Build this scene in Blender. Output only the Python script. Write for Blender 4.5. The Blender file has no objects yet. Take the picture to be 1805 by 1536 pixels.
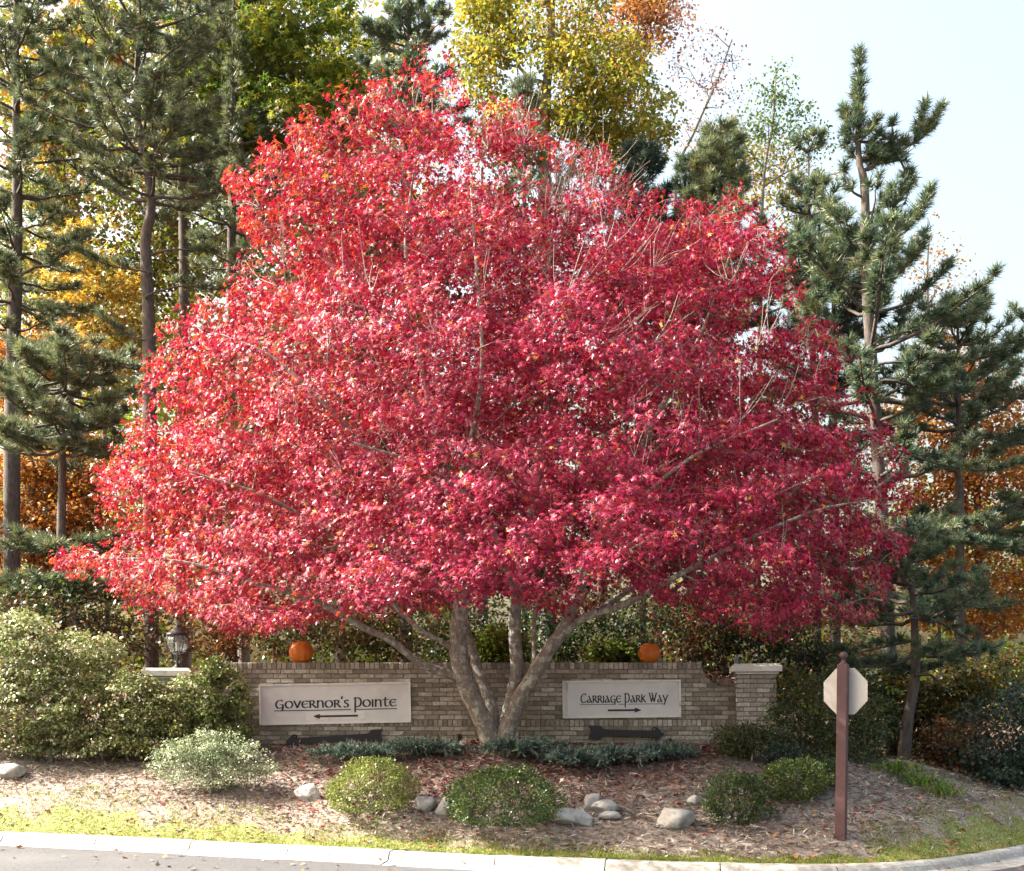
import bpy, math, random
import numpy as np
from mathutils import Vector, Matrix

# ------------------------------------------------------------------ camera, sky, sun, exposure
scene = bpy.context.scene
col = scene.collection
F, CX, HZ, CAMZ = 1900.0, 902.5, 1257.0, 1.75      # focal length and horizon row in photograph pixels, eye height in metres
cam_d = bpy.data.cameras.new('camera')
cam = bpy.data.objects.new('camera', cam_d)
col.objects.link(cam)
cam.location = (0, 0, CAMZ)
cam.rotation_euler = (math.radians(90), 0, 0)
cam_d.sensor_width = 36.0
cam_d.lens = 36.0 * F / 1805.0
cam_d.shift_y = (HZ - 768.0) / 1805.0
cam_d.clip_end = 1000.0
scene.camera = cam

SUN_EL, SUN_AZ = math.radians(40), math.atan2(-0.95, 0.06)      # azimuth from +Y towards +X
world = bpy.data.worlds.new('World')
scene.world = world
world.use_nodes = True
wn = world.node_tree
bg = wn.nodes['Background']
sky = wn.nodes.new('ShaderNodeTexSky')
sky.sky_type = 'NISHITA'
sky.sun_disc = False
sky.sun_elevation = SUN_EL
sky.sun_rotation = SUN_AZ
sky.air_density = 1.8
sky.dust_density = 10.0
sky.ozone_density = 0.0
wn.links.new(sky.outputs[0], bg.inputs['Color'])
bg.inputs['Strength'].default_value = 0.135

sun_d = bpy.data.lights.new('sun', 'SUN')
sun_d.energy = 5.0
sun_d.angle = math.radians(0.5)
sun_d.color = (1.0, 0.96, 0.90)
sun = bpy.data.objects.new('sun', sun_d)
col.objects.link(sun)
to_sun = Vector((math.sin(SUN_AZ) * math.cos(SUN_EL), math.cos(SUN_AZ) * math.cos(SUN_EL), math.sin(SUN_EL)))
sun.rotation_euler = to_sun.to_track_quat('Z', 'Y').to_euler()

scene.view_settings.view_transform = 'Standard'
scene.view_settings.look = 'None'
scene.view_settings.gamma = 1.0
scene.view_settings.use_curve_mapping = False
scene.view_settings.exposure = 1.98
scene.cycles.max_bounces = 6
scene.cycles.diffuse_bounces = 2
scene.cycles.glossy_bounces = 2
scene.cycles.transmission_bounces = 5
scene.cycles.transparent_max_bounces = 6
scene.cycles.caustics_reflective = False
scene.cycles.caustics_refractive = False
scene.cycles.use_denoising = True
scene.cycles.denoiser = 'OPENIMAGEDENOISE'
scene.cycles.denoising_prefilter = 'NONE'

rng = np.random.default_rng(7)
random.seed(7)

# ------------------------------------------------------------------ helpers
def W(px, py, Y):
    "world point seen at photograph pixel (px, py) when it stands at distance Y"
    return np.array([(px - CX) * Y / F, Y, CAMZ + (HZ - py) * Y / F])

def unit(v):
    v = np.asarray(v, float)
    return v / np.maximum(np.linalg.norm(v, axis=-1, keepdims=True), 1e-9)

def tag(o, label=None, cat=None, group=None, kind=None):
    if label: o['label'] = label
    if cat: o['category'] = cat
    if group: o['group'] = group
    if kind: o['kind'] = kind
    return o

def empty(name, loc, label, cat, group=None):
    o = bpy.data.objects.new(name, None)
    o.empty_display_size = 0.2
    o.location = tuple(float(c) for c in loc)
    col.objects.link(o)
    return tag(o, label, cat, group)

def mk(name, V, Fc, mat, parent=None, smooth=False, colr=None, kind=None, origin=None):
    "one mesh object; V in world coordinates, faces as (n,3)/(n,4) array or list of index lists"
    V = np.asarray(V, dtype=np.float64)
    off = np.zeros(3)
    if parent is not None:
        p = parent
        while p is not None:
            off = off + np.array(p.location); p = p.parent
    loc = np.zeros(3)
    if origin is not None:
        loc = np.asarray(origin, float) - off
        off = np.asarray(origin, float)
    me = bpy.data.meshes.new(name)
    if isinstance(Fc, np.ndarray):
        n, k = Fc.shape
        me.vertices.add(len(V))
        me.vertices.foreach_set('co', (V - off).astype(np.float32).ravel())
        me.loops.add(n * k)
        me.loops.foreach_set('vertex_index', Fc.astype(np.int32).ravel())
        me.polygons.add(n)
        me.polygons.foreach_set('loop_start', np.arange(0, n * k, k, dtype=np.int32))
        me.polygons.foreach_set('loop_total', np.full(n, k, dtype=np.int32))
        if smooth: me.polygons.foreach_set('use_smooth', np.ones(n, dtype=bool))
        me.update(calc_edges=True)
    else:
        me.from_pydata((V - off).tolist(), [], [list(map(int, f)) for f in Fc])
        if smooth:
            me.polygons.foreach_set('use_smooth', np.ones(len(me.polygons), dtype=bool))
        me.update()
    if colr is not None:
        a = me.color_attributes.new('Col', 'FLOAT_COLOR', 'POINT')
        c = np.ones((len(V), 4), dtype=np.float32)
        c[:, :3] = colr
        a.data.foreach_set('color', c.ravel())
    if mat is not None: me.materials.append(mat)
    o = bpy.data.objects.new(name, me)
    o.location = tuple(loc)
    col.objects.link(o)
    if parent is not None: o.parent = parent
    if kind: o['kind'] = kind
    return o

class MB:
    "collects boxes, tubes, lathes and prisms into one mesh"
    def __init__(s): s.v, s.f, s.n = [], [], 0
    def add(s, V, Fc):
        V = np.asarray(V, float)
        s.v.append(V)
        s.f += [[int(i) + s.n for i in f] for f in Fc]
        s.n += len(V)
    def box(s, c, size, M=None):
        x, y, z = np.asarray(size, float) / 2
        V = np.array([[i * x, j * y, k * z] for i in (-1, 1) for j in (-1, 1) for k in (-1, 1)])
        if M is not None: V = V @ np.asarray(M).T
        s.add(V + np.asarray(c, float), BOXF)
        return s
    def tube(s, P, R, k=8, cap=True):
        V, Fc = sweep(P, R, k)
        s.add(V, Fc.tolist())
        if cap:
            m = len(P)
            s.f.append([s.n - m * k + i for i in range(k)][::-1])
            s.f.append([s.n - k + i for i in range(k)])
        return s
    def lathe(s, c, prof, k=20):
        V, Fc = [], []
        for r, z in prof:
            for i in range(k):
                a = 2 * math.pi * i / k
                V.append([c[0] + r * math.cos(a), c[1] + r * math.sin(a), c[2] + z])
        for j in range(len(prof) - 1):
            for i in range(k):
                i2 = (i + 1) % k
                Fc.append([j * k + i, j * k + i2, (j + 1) * k + i2, (j + 1) * k + i])
        Fc.append(list(range(k))[::-1])
        Fc.append([(len(prof) - 1) * k + i for i in range(k)])
        s.add(V, Fc)
        return s
    def prism(s, poly, y0, y1):
        "polygon in x,z extruded along y"
        n = len(poly)
        V = [[p[0], y0, p[1]] for p in poly] + [[p[0], y1, p[1]] for p in poly]
        Fc = [list(range(n)), list(range(n, 2 * n))[::-1]] + [[i, i + n, (i + 1) % n + n, (i + 1) % n] for i in range(n)]
        s.add(V, Fc)
        return s
    def build(s, name, mat, parent=None, smooth=False, M=None, **kw):
        V = np.concatenate(s.v)
        if M is not None: V = M(V)
        return mk(name, V, s.f, mat, parent, smooth, **kw)

BOXF = [[0, 1, 3, 2], [4, 6, 7, 5], [0, 4, 5, 1], [2, 3, 7, 6], [0, 2, 6, 4], [1, 5, 7, 3]]

def sweep(P, R, k=6):
    P = np.asarray(P, float)
    n = len(P)
    R = np.broadcast_to(np.asarray(R, float), (n,))
    T = np.zeros_like(P)
    T[1:-1] = P[2:] - P[:-2]
    T[0] = P[1] - P[0]; T[-1] = P[-1] - P[-2]
    T = unit(T)
    ref = np.array([0.0, 0, 1]) if abs(T[0][2]) < 0.9 else np.array([1.0, 0, 0])
    u = unit(np.cross(T[0], ref))
    ang = np.arange(k) * 2 * math.pi / k
    V = np.zeros((n, k, 3))
    for i in range(n):
        u = unit(u - T[i] * np.dot(u, T[i]))
        w = np.cross(T[i], u)
        V[i] = P[i] + R[i] * (np.cos(ang)[:, None] * u + np.sin(ang)[:, None] * w)
    i = np.arange(n - 1)[:, None] * k
    j = np.arange(k)[None, :]
    j2 = (j + 1) % k
    Fc = np.stack([i + j, i + j2, i + k + j2, i + k + j], -1).reshape(-1, 4)
    return V.reshape(-1, 3), Fc

def catmull(P, m=6):
    P = np.asarray(P, float)
    Q = np.concatenate([[2 * P[0] - P[1]], P, [2 * P[-1] - P[-2]]])
    out = []
    for i in range(1, len(Q) - 2):
        for t in np.arange(m) / m:
            a, b, c, d = Q[i - 1], Q[i], Q[i + 1], Q[i + 2]
            out.append(0.5 * (2 * b + (c - a) * t + (2 * a - 5 * b + 4 * c - d) * t ** 2 + (3 * b - a - 3 * c + d) * t ** 3))
    out.append(P[-1])
    return np.array(out)

def wobble(P, freq, seed=0):
    "cheap smooth 3-D noise about -1..1"
    P = np.asarray(P, float) * freq
    r = np.random.default_rng(seed)
    v = 0
    for i in range(5):
        k = r.normal(size=3) * (0.7 + 0.5 * i)
        v = v + np.sin(P @ k + r.uniform(0, 6.28)) / (1 + 0.35 * i)
    return v / 2.2

def sstep(a, b, x):
    t = np.clip((x - a) / (b - a), 0, 1)
    return t * t * (3 - 2 * t)

# ------------------------------------------------------------------ materials
def new_mat(name):
    m = bpy.data.materials.new(name)
    m.use_nodes = True
    nt = m.node_tree
    return m, nt, nt.nodes['Principled BSDF'], nt.nodes['Material Output']

def simple(name, rgb, rough=0.6, metal=0.0, var=0.15, scale=8.0, bump=0.0, spec=0.5, dirt=None, dscale=2.0, dlo=0.5, dhi=0.7):
    m, nt, b, out = new_mat(name)
    N, L = nt.nodes, nt.links
    tc = N.new('ShaderNodeTexCoord')
    nz = N.new('ShaderNodeTexNoise'); nz.inputs['Scale'].default_value = scale; nz.inputs['Detail'].default_value = 6
    L.new(tc.outputs['Object'], nz.inputs['Vector'])
    mr = N.new('ShaderNodeMapRange')
    mr.inputs['From Min'].default_value = 0.3; mr.inputs['From Max'].default_value = 0.7
    mr.inputs['To Min'].default_value = 1 - var; mr.inputs['To Max'].default_value = 1 + var
    L.new(nz.outputs['Fac'], mr.inputs['Value'])
    mx = N.new('ShaderNodeMixRGB'); mx.blend_type = 'MULTIPLY'; mx.inputs['Fac'].default_value = 1
    mx.inputs['Color1'].default_value = (*rgb, 1)
    L.new(mr.outputs['Result'], mx.inputs['Color2'])
    src = mx.outputs['Color']
    if dirt is not None:
        n2 = N.new('ShaderNodeTexNoise'); n2.inputs['Scale'].default_value = dscale; n2.inputs['Detail'].default_value = 8
        n2.inputs['Roughness'].default_value = 0.65
        L.new(tc.outputs['Object'], n2.inputs['Vector'])
        m2 = N.new('ShaderNodeMapRange')
        m2.inputs['From Min'].default_value = dlo; m2.inputs['From Max'].default_value = dhi
        L.new(n2.outputs['Fac'], m2.inputs['Value'])
        x2 = N.new('ShaderNodeMixRGB'); x2.inputs['Color2'].default_value = (*dirt, 1)
        L.new(m2.outputs['Result'], x2.inputs['Fac']); L.new(src, x2.inputs['Color1'])
        src = x2.outputs['Color']
    L.new(src, b.inputs['Base Color'])
    b.inputs['Roughness'].default_value = rough
    b.inputs['Metallic'].default_value = metal
    b.inputs['Specular IOR Level'].default_value = spec
    if bump:
        bp = N.new('ShaderNodeBump'); bp.inputs['Strength'].default_value = bump; bp.inputs['Distance'].default_value = 0.02
        L.new(nz.outputs['Fac'], bp.inputs['Height']); L.new(bp.outputs['Normal'], b.inputs['Normal'])
    return m

def leaf_mat(name, trans=0.4, rough=0.4, spec=0.5, tint=(1, 1, 1), vary=0.0):
    m, nt, b, out = new_mat(name)
    N, L = nt.nodes, nt.links
    at = N.new('ShaderNodeAttribute'); at.attribute_name = 'Col'
    L.new(at.outputs['Color'], b.inputs['Base Color'])
    b.inputs['Roughness'].default_value = rough
    b.inputs['Specular IOR Level'].default_value = spec
    if vary:
        ge = N.new('ShaderNodeNewGeometry')
        rr = N.new('ShaderNodeMapRange'); rr.inputs['To Min'].default_value = rough; rr.inputs['To Max'].default_value = rough + vary
        L.new(ge.outputs['Random Per Island'], rr.inputs['Value']); L.new(rr.outputs['Result'], b.inputs['Roughness'])
    tr = N.new('ShaderNodeBsdfTranslucent')
    tm = N.new('ShaderNodeMixRGB'); tm.blend_type = 'MULTIPLY'; tm.inputs['Fac'].default_value = 1
    tm.inputs['Color2'].default_value = (*tint, 1)
    L.new(at.outputs['Color'], tm.inputs['Color1'])
    L.new(tm.outputs['Color'], tr.inputs['Color'])
    mx = N.new('ShaderNodeMixShader'); mx.inputs['Fac'].default_value = trans
    L.new(b.outputs['BSDF'], mx.inputs[1]); L.new(tr.outputs['BSDF'], mx.inputs[2])
    L.new(mx.outputs['Shader'], out.inputs['Surface'])
    return m

def brick_mat(name, c0, c1, c2, moss):
    m, nt, b, out = new_mat(name)
    N, L = nt.nodes, nt.links
    oi = N.new('ShaderNodeObjectInfo'); ge = N.new('ShaderNodeNewGeometry')
    ad = N.new('ShaderNodeMath'); ad.operation = 'ADD'
    L.new(oi.outputs['Random'], ad.inputs[0]); L.new(ge.outputs['Random Per Island'], ad.inputs[1])
    fr = N.new('ShaderNodeMath'); fr.operation = 'FRACT'; L.new(ad.outputs[0], fr.inputs[0])
    cr = N.new('ShaderNodeValToRGB')
    e = cr.color_ramp.elements
    e[0].position = 0; e[0].color = (*c0, 1)
    e[1].position = 1; e[1].color = (*c2, 1)
    x = e.new(0.55); x.color = (*c1, 1)
    L.new(fr.outputs[0], cr.inputs['Fac'])
    nz = N.new('ShaderNodeTexNoise'); nz.inputs['Scale'].default_value = 30; nz.inputs['Detail'].default_value = 8
    L.new(ge.outputs['Position'], nz.inputs['Vector'])
    mr = N.new('ShaderNodeMapRange'); mr.inputs['From Min'].default_value = 0.3; mr.inputs['From Max'].default_value = 0.7
    mr.inputs['To Min'].default_value = 0.7; mr.inputs['To Max'].default_value = 1.25
    L.new(nz.outputs['Fac'], mr.inputs['Value'])
    mu = N.new('ShaderNodeMixRGB'); mu.blend_type = 'MULTIPLY'; mu.inputs['Fac'].default_value = 1
    L.new(cr.outputs['Color'], mu.inputs['Color1']); L.new(mr.outputs['Result'], mu.inputs['Color2'])
    n2 = N.new('ShaderNodeTexNoise'); n2.inputs['Scale'].default_value = 1.6; n2.inputs['Detail'].default_value = 9
    n2.inputs['Roughness'].default_value = 0.7
    L.new(ge.outputs['Position'], n2.inputs['Vector'])
    m2 = N.new('ShaderNodeMapRange'); m2.inputs['From Min'].default_value = 0.46; m2.inputs['From Max'].default_value = 0.72
    m2.inputs['To Max'].default_value = 0.8
    L.new(n2.outputs['Fac'], m2.inputs['Value'])
    x2 = N.new('ShaderNodeMixRGB'); x2.inputs['Color2'].default_value = (*moss, 1)
    L.new(m2.outputs['Result'], x2.inputs['Fac']); L.new(mu.outputs['Color'], x2.inputs['Color1'])
    L.new(x2.outputs['Color'], b.inputs['Base Color'])
    b.inputs['Roughness'].default_value = 0.9
    bp = N.new('ShaderNodeBump'); bp.inputs['Strength'].default_value = 0.5; bp.inputs['Distance'].default_value = 0.006
    L.new(nz.outputs['Fac'], bp.inputs['Height']); L.new(bp.outputs['Normal'], b.inputs['Normal'])
    return m

def ground_mat():
    m, nt, b, out = new_mat('mulch and leaf litter')
    N, L = nt.nodes, nt.links
    ge = N.new('ShaderNodeNewGeometry')
    n1 = N.new('ShaderNodeTexNoise'); n1.inputs['Scale'].default_value = 22; n1.inputs['Detail'].default_value = 10
    n1.inputs['Roughness'].default_value = 0.75
    L.new(ge.outputs['Position'], n1.inputs['Vector'])
    cr = N.new('ShaderNodeValToRGB')
    e = cr.color_ramp.elements
    e[0].position = 0.32; e[0].color = (0.10, 0.07, 0.055, 1)
    e[1].position = 0.72; e[1].color = (0.52, 0.44, 0.37, 1)
    x = e.new(0.5); x.color = (0.31, 0.265, 0.23, 1)
    L.new(n1.outputs['Fac'], cr.inputs['Fac'])
    n2 = N.new('ShaderNodeTexNoise'); n2.inputs['Scale'].default_value = 1.3; n2.inputs['Detail'].default_value = 4
    L.new(ge.outputs['Position'], n2.inputs['Vector'])
    mx = N.new('ShaderNodeMixRGB'); mx.blend_type = 'MULTIPLY'; mx.inputs['Fac'].default_value = 0.7
    c2 = N.new('ShaderNodeValToRGB')
    c2.color_ramp.elements[0].position = 0.35; c2.color_ramp.elements[0].color = (0.68, 0.62, 0.58, 1)
    c2.color_ramp.elements[1].position = 0.65; c2.color_ramp.elements[1].color = (1, 0.96, 0.92, 1)
    L.new(n2.outputs['Fac'], c2.inputs['Fac'])
    L.new(cr.outputs['Color'], mx.inputs['Color1']); L.new(c2.outputs['Color'], mx.inputs['Color2'])
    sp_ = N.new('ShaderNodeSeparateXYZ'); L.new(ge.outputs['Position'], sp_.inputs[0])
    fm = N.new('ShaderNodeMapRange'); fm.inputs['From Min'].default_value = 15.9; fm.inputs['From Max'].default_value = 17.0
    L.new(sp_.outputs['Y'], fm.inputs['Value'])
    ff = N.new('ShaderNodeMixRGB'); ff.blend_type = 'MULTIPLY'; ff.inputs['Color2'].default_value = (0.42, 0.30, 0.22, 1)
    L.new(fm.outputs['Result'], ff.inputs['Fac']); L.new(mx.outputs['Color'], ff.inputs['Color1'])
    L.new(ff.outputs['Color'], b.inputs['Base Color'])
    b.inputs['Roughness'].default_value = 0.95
    bp = N.new('ShaderNodeBump'); bp.inputs['Strength'].default_value = 1.0; bp.inputs['Distance'].default_value = 0.03
    L.new(n1.outputs['Fac'], bp.inputs['Height']); L.new(bp.outputs['Normal'], b.inputs['Normal'])
    return m

def bark_mat(name, c0, c1, lichen=None, scale=9.0, lo=0.55, hi=0.68):
    m, nt, b, out = new_mat(name)
    N, L = nt.nodes, nt.links
    ge = N.new('ShaderNodeNewGeometry')
    mp = N.new('ShaderNodeMapping'); mp.inputs['Scale'].default_value = (1, 1, 0.35)
    L.new(ge.outputs['Position'], mp.inputs['Vector'])
    n1 = N.new('ShaderNodeTexNoise'); n1.inputs['Scale'].default_value = scale * 3; n1.inputs['Detail'].default_value = 8
    n1.inputs['Roughness'].default_value = 0.7
    L.new(mp.outputs['Vector'], n1.inputs['Vector'])
    cr = N.new('ShaderNodeValToRGB')
    cr.color_ramp.elements[0].position = 0.35; cr.color_ramp.elements[0].color = (*c0, 1)
    cr.color_ramp.elements[1].position = 0.68; cr.color_ramp.elements[1].color = (*c1, 1)
    L.new(n1.outputs['Fac'], cr.inputs['Fac'])
    src = cr.outputs['Color']
    if lichen:
        n2 = N.new('ShaderNodeTexNoise'); n2.inputs['Scale'].default_value = scale; n2.inputs['Detail'].default_value = 7
        n2.inputs['Roughness'].default_value = 0.7
        L.new(ge.outputs['Position'], n2.inputs['Vector'])
        mr = N.new('ShaderNodeMapRange'); mr.inputs['From Min'].default_value = lo; mr.inputs['From Max'].default_value = hi
        L.new(n2.outputs['Fac'], mr.inputs['Value'])
        mx = N.new('ShaderNodeMixRGB'); mx.inputs['Color2'].default_value = (*lichen, 1)
        L.new(mr.outputs['Result'], mx.inputs['Fac']); L.new(src, mx.inputs['Color1'])
        src = mx.outputs['Color']
    L.new(src, b.inputs['Base Color'])
    b.inputs['Roughness'].default_value = 0.9
    bp = N.new('ShaderNodeBump'); bp.inputs['Strength'].default_value = 0.8; bp.inputs['Distance'].default_value = 0.015
    L.new(n1.outputs['Fac'], bp.inputs['Height']); L.new(bp.outputs['Normal'], b.inputs['Normal'])
    return m

M_ground = ground_mat()
M_asphalt = simple('worn asphalt', (0.060, 0.062, 0.068), 0.9, var=0.5, scale=60, bump=0.4, dirt=(0.09, 0.09, 0.095), dscale=0.6)
M_concrete = simple('kerb concrete', (0.31, 0.30, 0.28), 0.9, var=0.25, scale=25, bump=0.2, dirt=(0.19, 0.175, 0.155), dscale=4.5, dlo=0.5, dhi=0.72)
M_turf = simple('turf soil', (0.17, 0.18, 0.06), 0.95, var=0.6, scale=30, bump=0.6)
M_brick = brick_mat('weathered tan brick', (0.21, 0.18, 0.155), (0.37, 0.335, 0.285), (0.54, 0.51, 0.45), (0.17, 0.155, 0.12))
M_brick_pale = brick_mat('pale weathered brick', (0.30, 0.27, 0.24), (0.42, 0.39, 0.36), (0.52, 0.49, 0.45), (0.20, 0.19, 0.15))
M_mortar = simple('mortar', (0.25, 0.225, 0.19), 0.95, var=0.25, scale=30, dirt=(0.085, 0.075, 0.06), dscale=2.0)
M_cap = simple('painted concrete cap', (0.66, 0.645, 0.61), 0.8, var=0.08, scale=12, bump=0.1, dirt=(0.28, 0.26, 0.19), dscale=2.6, dlo=0.52, dhi=0.72)
M_board = simple('white sign board', (0.74, 0.745, 0.77), 0.5, var=0.05, scale=3, dirt=(0.60, 0.59, 0.58), dscale=2.2, dlo=0.45, dhi=0.8)
M_trim = simple('white sign trim', (0.80, 0.80, 0.78), 0.5, var=0.06, scale=9, dirt=(0.40, 0.40, 0.36), dscale=7, dlo=0.55, dhi=0.72)
M_letter = simple('black lettering', (0.012, 0.012, 0.02), 0.5, var=0.1)
M_arrow = simple('black painted steel', (0.012, 0.012, 0.018), 0.5, var=0.2, scale=15)
M_lamp = simple('black cast aluminium', (0.02, 0.022, 0.022), 0.45, var=0.3, scale=20)
M_steel = simple('weathered grey conduit', (0.17, 0.20, 0.23), 0.6, var=0.2)
M_post = simple('maroon painted wood', (0.07, 0.029, 0.032), 0.6, var=0.12, scale=6, dirt=(0.13, 0.07, 0.065), dscale=5, dlo=0.55, dhi=0.75)
M_alu = simple('grey aluminium sign back', (0.46, 0.435, 0.42), 0.5, metal=0.3, var=0.05, scale=4, dirt=(0.5, 0.46, 0.43), dscale=3)
M_signface = simple('red sign face', (0.5, 0.02, 0.025), 0.4)
M_pumpkin = simple('pumpkin skin', (0.62, 0.16, 0.012), 0.45, var=0.18, scale=7)
M_stem = simple('pumpkin stem', (0.16, 0.14, 0.05), 0.8)
M_rock = simple('granite fieldstone', (0.40, 0.39, 0.37), 0.9, var=0.35, scale=9, bump=0.9, dirt=(0.16, 0.15, 0.13), dscale=4.5, dlo=0.48, dhi=0.66)
M_bark_maple = bark_mat('maple bark', (0.12, 0.098, 0.085), (0.31, 0.275, 0.24), (0.46, 0.47, 0.42), 11.0, 0.50, 0.62)
M_bark_pine = bark_mat('pine bark', (0.04, 0.032, 0.028), (0.13, 0.105, 0.09), None, 7)
M_bark_grey = bark_mat('grey bark', (0.10, 0.09, 0.075), (0.24, 0.22, 0.19), (0.30, 0.30, 0.27), 5)
M_twig = bark_mat('grey twigs', (0.15, 0.12, 0.105), (0.34, 0.30, 0.265))
M_maple = leaf_mat('red maple leaves', 0.28, 0.28, 0.6, (1.25, 1.4, 0.8), vary=0.4)
M_leaf = leaf_mat('autumn leaves', 0.38, 0.42, 0.5, (1.25, 1.2, 0.9))
M_needle = leaf_mat('pine needles', 0.28, 0.45, 0.5)
M_shrub = leaf_mat('shrub leaves', 0.3, 0.38, 0.55)
M_dead = leaf_mat('fallen leaves', 0.1, 0.7, 0.3)
M_grass = leaf_mat('grass blades', 0.4, 0.5, 0.4)

def glass_mat():
    m, nt, b, out = new_mat('seeded lantern glass')
    b.inputs['Base Color'].default_value = (0.30, 0.34, 0.34, 1)
    b.inputs['Roughness'].default_value = 0.12
    b.inputs['Alpha'].default_value = 0.42
    return m
M_glass = glass_mat()
M_bulb = simple('white lamp tube', (0.8, 0.8, 0.76), 0.3, var=0.02)

# ------------------------------------------------------------------ terrain
def road_z(x):
    x = np.asarray(x, float)
    return 0.022 * np.clip(-x, 0, 40) - 0.004 * np.clip(x, 0, 6)

KERB = catmull([(-60, 21.5), (-30, 17.0), (-14, 14.5), (-6.36, 13.4), (-2.69, 12.7), (0.62, 12.0), (2.6, 11.62), (3.75, 11.62), (4.55, 11.9),
                (5.5, 12.55), (6.45, 13.35), (7.8, 14.6), (9.6, 16.4), (12, 18.8), (18, 25), (34, 42), (60, 70)], 14)
_kt = unit(np.gradient(KERB, axis=0))
KN = np.stack([-_kt[:, 1], _kt[:, 0]], -1)          # points to the planted side

def kerb_sd(x, y):
    P = np.stack([np.ravel(x), np.ravel(y)], -1)
    out = np.zeros(len(P))
    for s in range(0, len(P), 20000):
        q = P[s:s + 20000]
        d = ((q[:, None, :] - KERB[None]) ** 2).sum(-1)
        i = d.argmin(1)
        out[s:s + 20000] = ((q - KERB[i]) * KN[i]).sum(-1)
    return out.reshape(np.shape(x))

_cp = [(0, 1400, 14.6), (0, 1330, 15.6), (300, 1400, 14.2), (300, 1340, 15.2), (500, 1445, 13.4), (500, 1320, 15.5), (700, 1430, 13.3),
       (700, 1380, 14.2), (700, 1320, 15.4), (875, 1308, 15.2), (900, 1470, 12.6), (900, 1400, 13.8), (1100, 1440, 13), (1100, 1340, 15),
       (1200, 1315, 15.6), (1300, 1460, 12.8), (1300, 1380, 14), (1300, 1320, 15.5), (1480, 1478, 12.4), (1500, 1400, 13.7), (1500, 1350, 15),
       (1600, 1340, 16), (1620, 1400, 14.5), (1700, 1440, 13.6), (1800, 1425, 14.6), (1800, 1390, 16)]
CP = [W(*c) for c in _cp]
CP += [np.array(c, float) for c in [(-16, 16, 1.2), (-16, 22, 1.7), (-9, 18, 1.45), (-4, 18, 1.45), (0, 18, 1.45), (3, 18, 1.35), (7, 19, 0.8), (6, 23, 1.1), (0, 26, 1.8),
                                    (-10, 28, 2.0), (9, 28, 1.2), (0, 45, 2.8), (-25, 45, 2.8), (25, 45, 1.6), (-60, 60, 3), (60, 60, 1.5), (0, 120, 4), (-120, 140, 4), (120, 140, 3), (-40, 20, 1.6)]]
CP = np.array(CP)
_A = np.linalg.norm(CP[:, None, :2] - CP[None, :, :2], axis=-1)
_n = len(CP)
_S = np.zeros((_n + 3, _n + 3))
_S[:_n, :_n] = _A - 0.08 * np.eye(_n)
_S[:_n, _n:] = np.c_[np.ones(_n), CP[:, :2]]
_S[_n:, :_n] = _S[:_n, _n:].T
_w = np.linalg.solve(_S, np.r_[CP[:, 2], 0, 0, 0])

WALL_Y, WALL_X0, WALL_X1, WALL_TOP = 15.8, -4.66, 3.31, 2.49
SCOOP_X = 3.14

def ground_z(x, y, relief=True):
    x = np.asarray(x, float); y = np.asarray(y, float)
    xr, yr = np.ravel(x), np.ravel(y)
    z = np.zeros(len(xr))
    for s in range(0, len(xr), 20000):
        a, b = xr[s:s + 20000], yr[s:s + 20000]
        d = np.hypot(a[:, None] - CP[None, :, 0], b[:, None] - CP[None, :, 1])
        z[s:s + 20000] = d @ _w[:_n] + _w[_n] + _w[_n + 1] * a + _w[_n + 2] * b
    step = sstep(WALL_Y + 0.08, WALL_Y + 0.35, yr) * sstep(-7.5, -5.2, xr) * (1 - sstep(3.2, 4.6, xr))
    z = z + 0.98 * step * (1 - sstep(20, 40, yr) * 0.5)
    if relief:
        P = np.stack([xr, yr, xr * 0], -1)
        z = z + 0.016 * wobble(P, 2.3, 3) + 0.010 * wobble(P, 6.0, 4)
    sd = kerb_sd(xr, yr)
    top = road_z(xr) + 0.112
    z = top + (z - top) * sstep(0.1, 0.9, sd)
    z = np.where(sd > 0.09, z, road_z(xr) - 0.35)
    return z.reshape(np.shape(x))

def grid_axis(lo, a, b, hi, fine, grow=1.35):
    c = list(np.arange(a, b + 1e-6, fine))
    s, v = fine, c[0]
    left = []
    while v > lo:
        s *= grow; v -= s; left.append(v)
    s, v = fine, c[-1]
    right = []
    while v < hi:
        s *= grow; v += s; right.append(v)
    return np.array(left[::-1] + c + right)

gx = grid_axis(-160, -9, 9, 160, 0.12)
gy = grid_axis(-60, 11.3, 18, 260, 0.12)
GX, GY = np.meshgrid(gx, gy)
GZ = ground_z(GX, GY)
nx, ny = len(gx), len(gy)
ii = (np.arange(ny - 1)[:, None] * nx + np.arange(nx - 1)[None, :]).ravel()
gf = np.stack([ii, ii + 1, ii + nx + 1, ii + nx], -1)
tag(mk('ground', np.stack([GX, GY, GZ], -1).reshape(-1, 3), gf, M_ground, smooth=True), kind='structure')

# road: a strip offset outwards from the kerb
offs = np.array([-0.05, -0.4, -1.0, -2, -4, -7, -11, -16, -24])
RV = (KERB[None] + offs[:, None, None] * KN[None])
RZ = road_z(RV[..., 0]) - 0.0
RZ = RZ + 0.03 * np.minimum(-offs[:, None], 4) / 4
V = np.concatenate([RV, RZ[..., None]], -1).reshape(-1, 3)
nk = len(KERB)
ii = (np.arange(len(offs) - 1)[:, None] * nk + np.arange(nk - 1)[None, :]).ravel()
tag(mk('road', V, np.stack([ii, ii + nk, ii + nk + 1, ii + 1], -1), M_asphalt, smooth=True), kind='structure')

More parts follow.
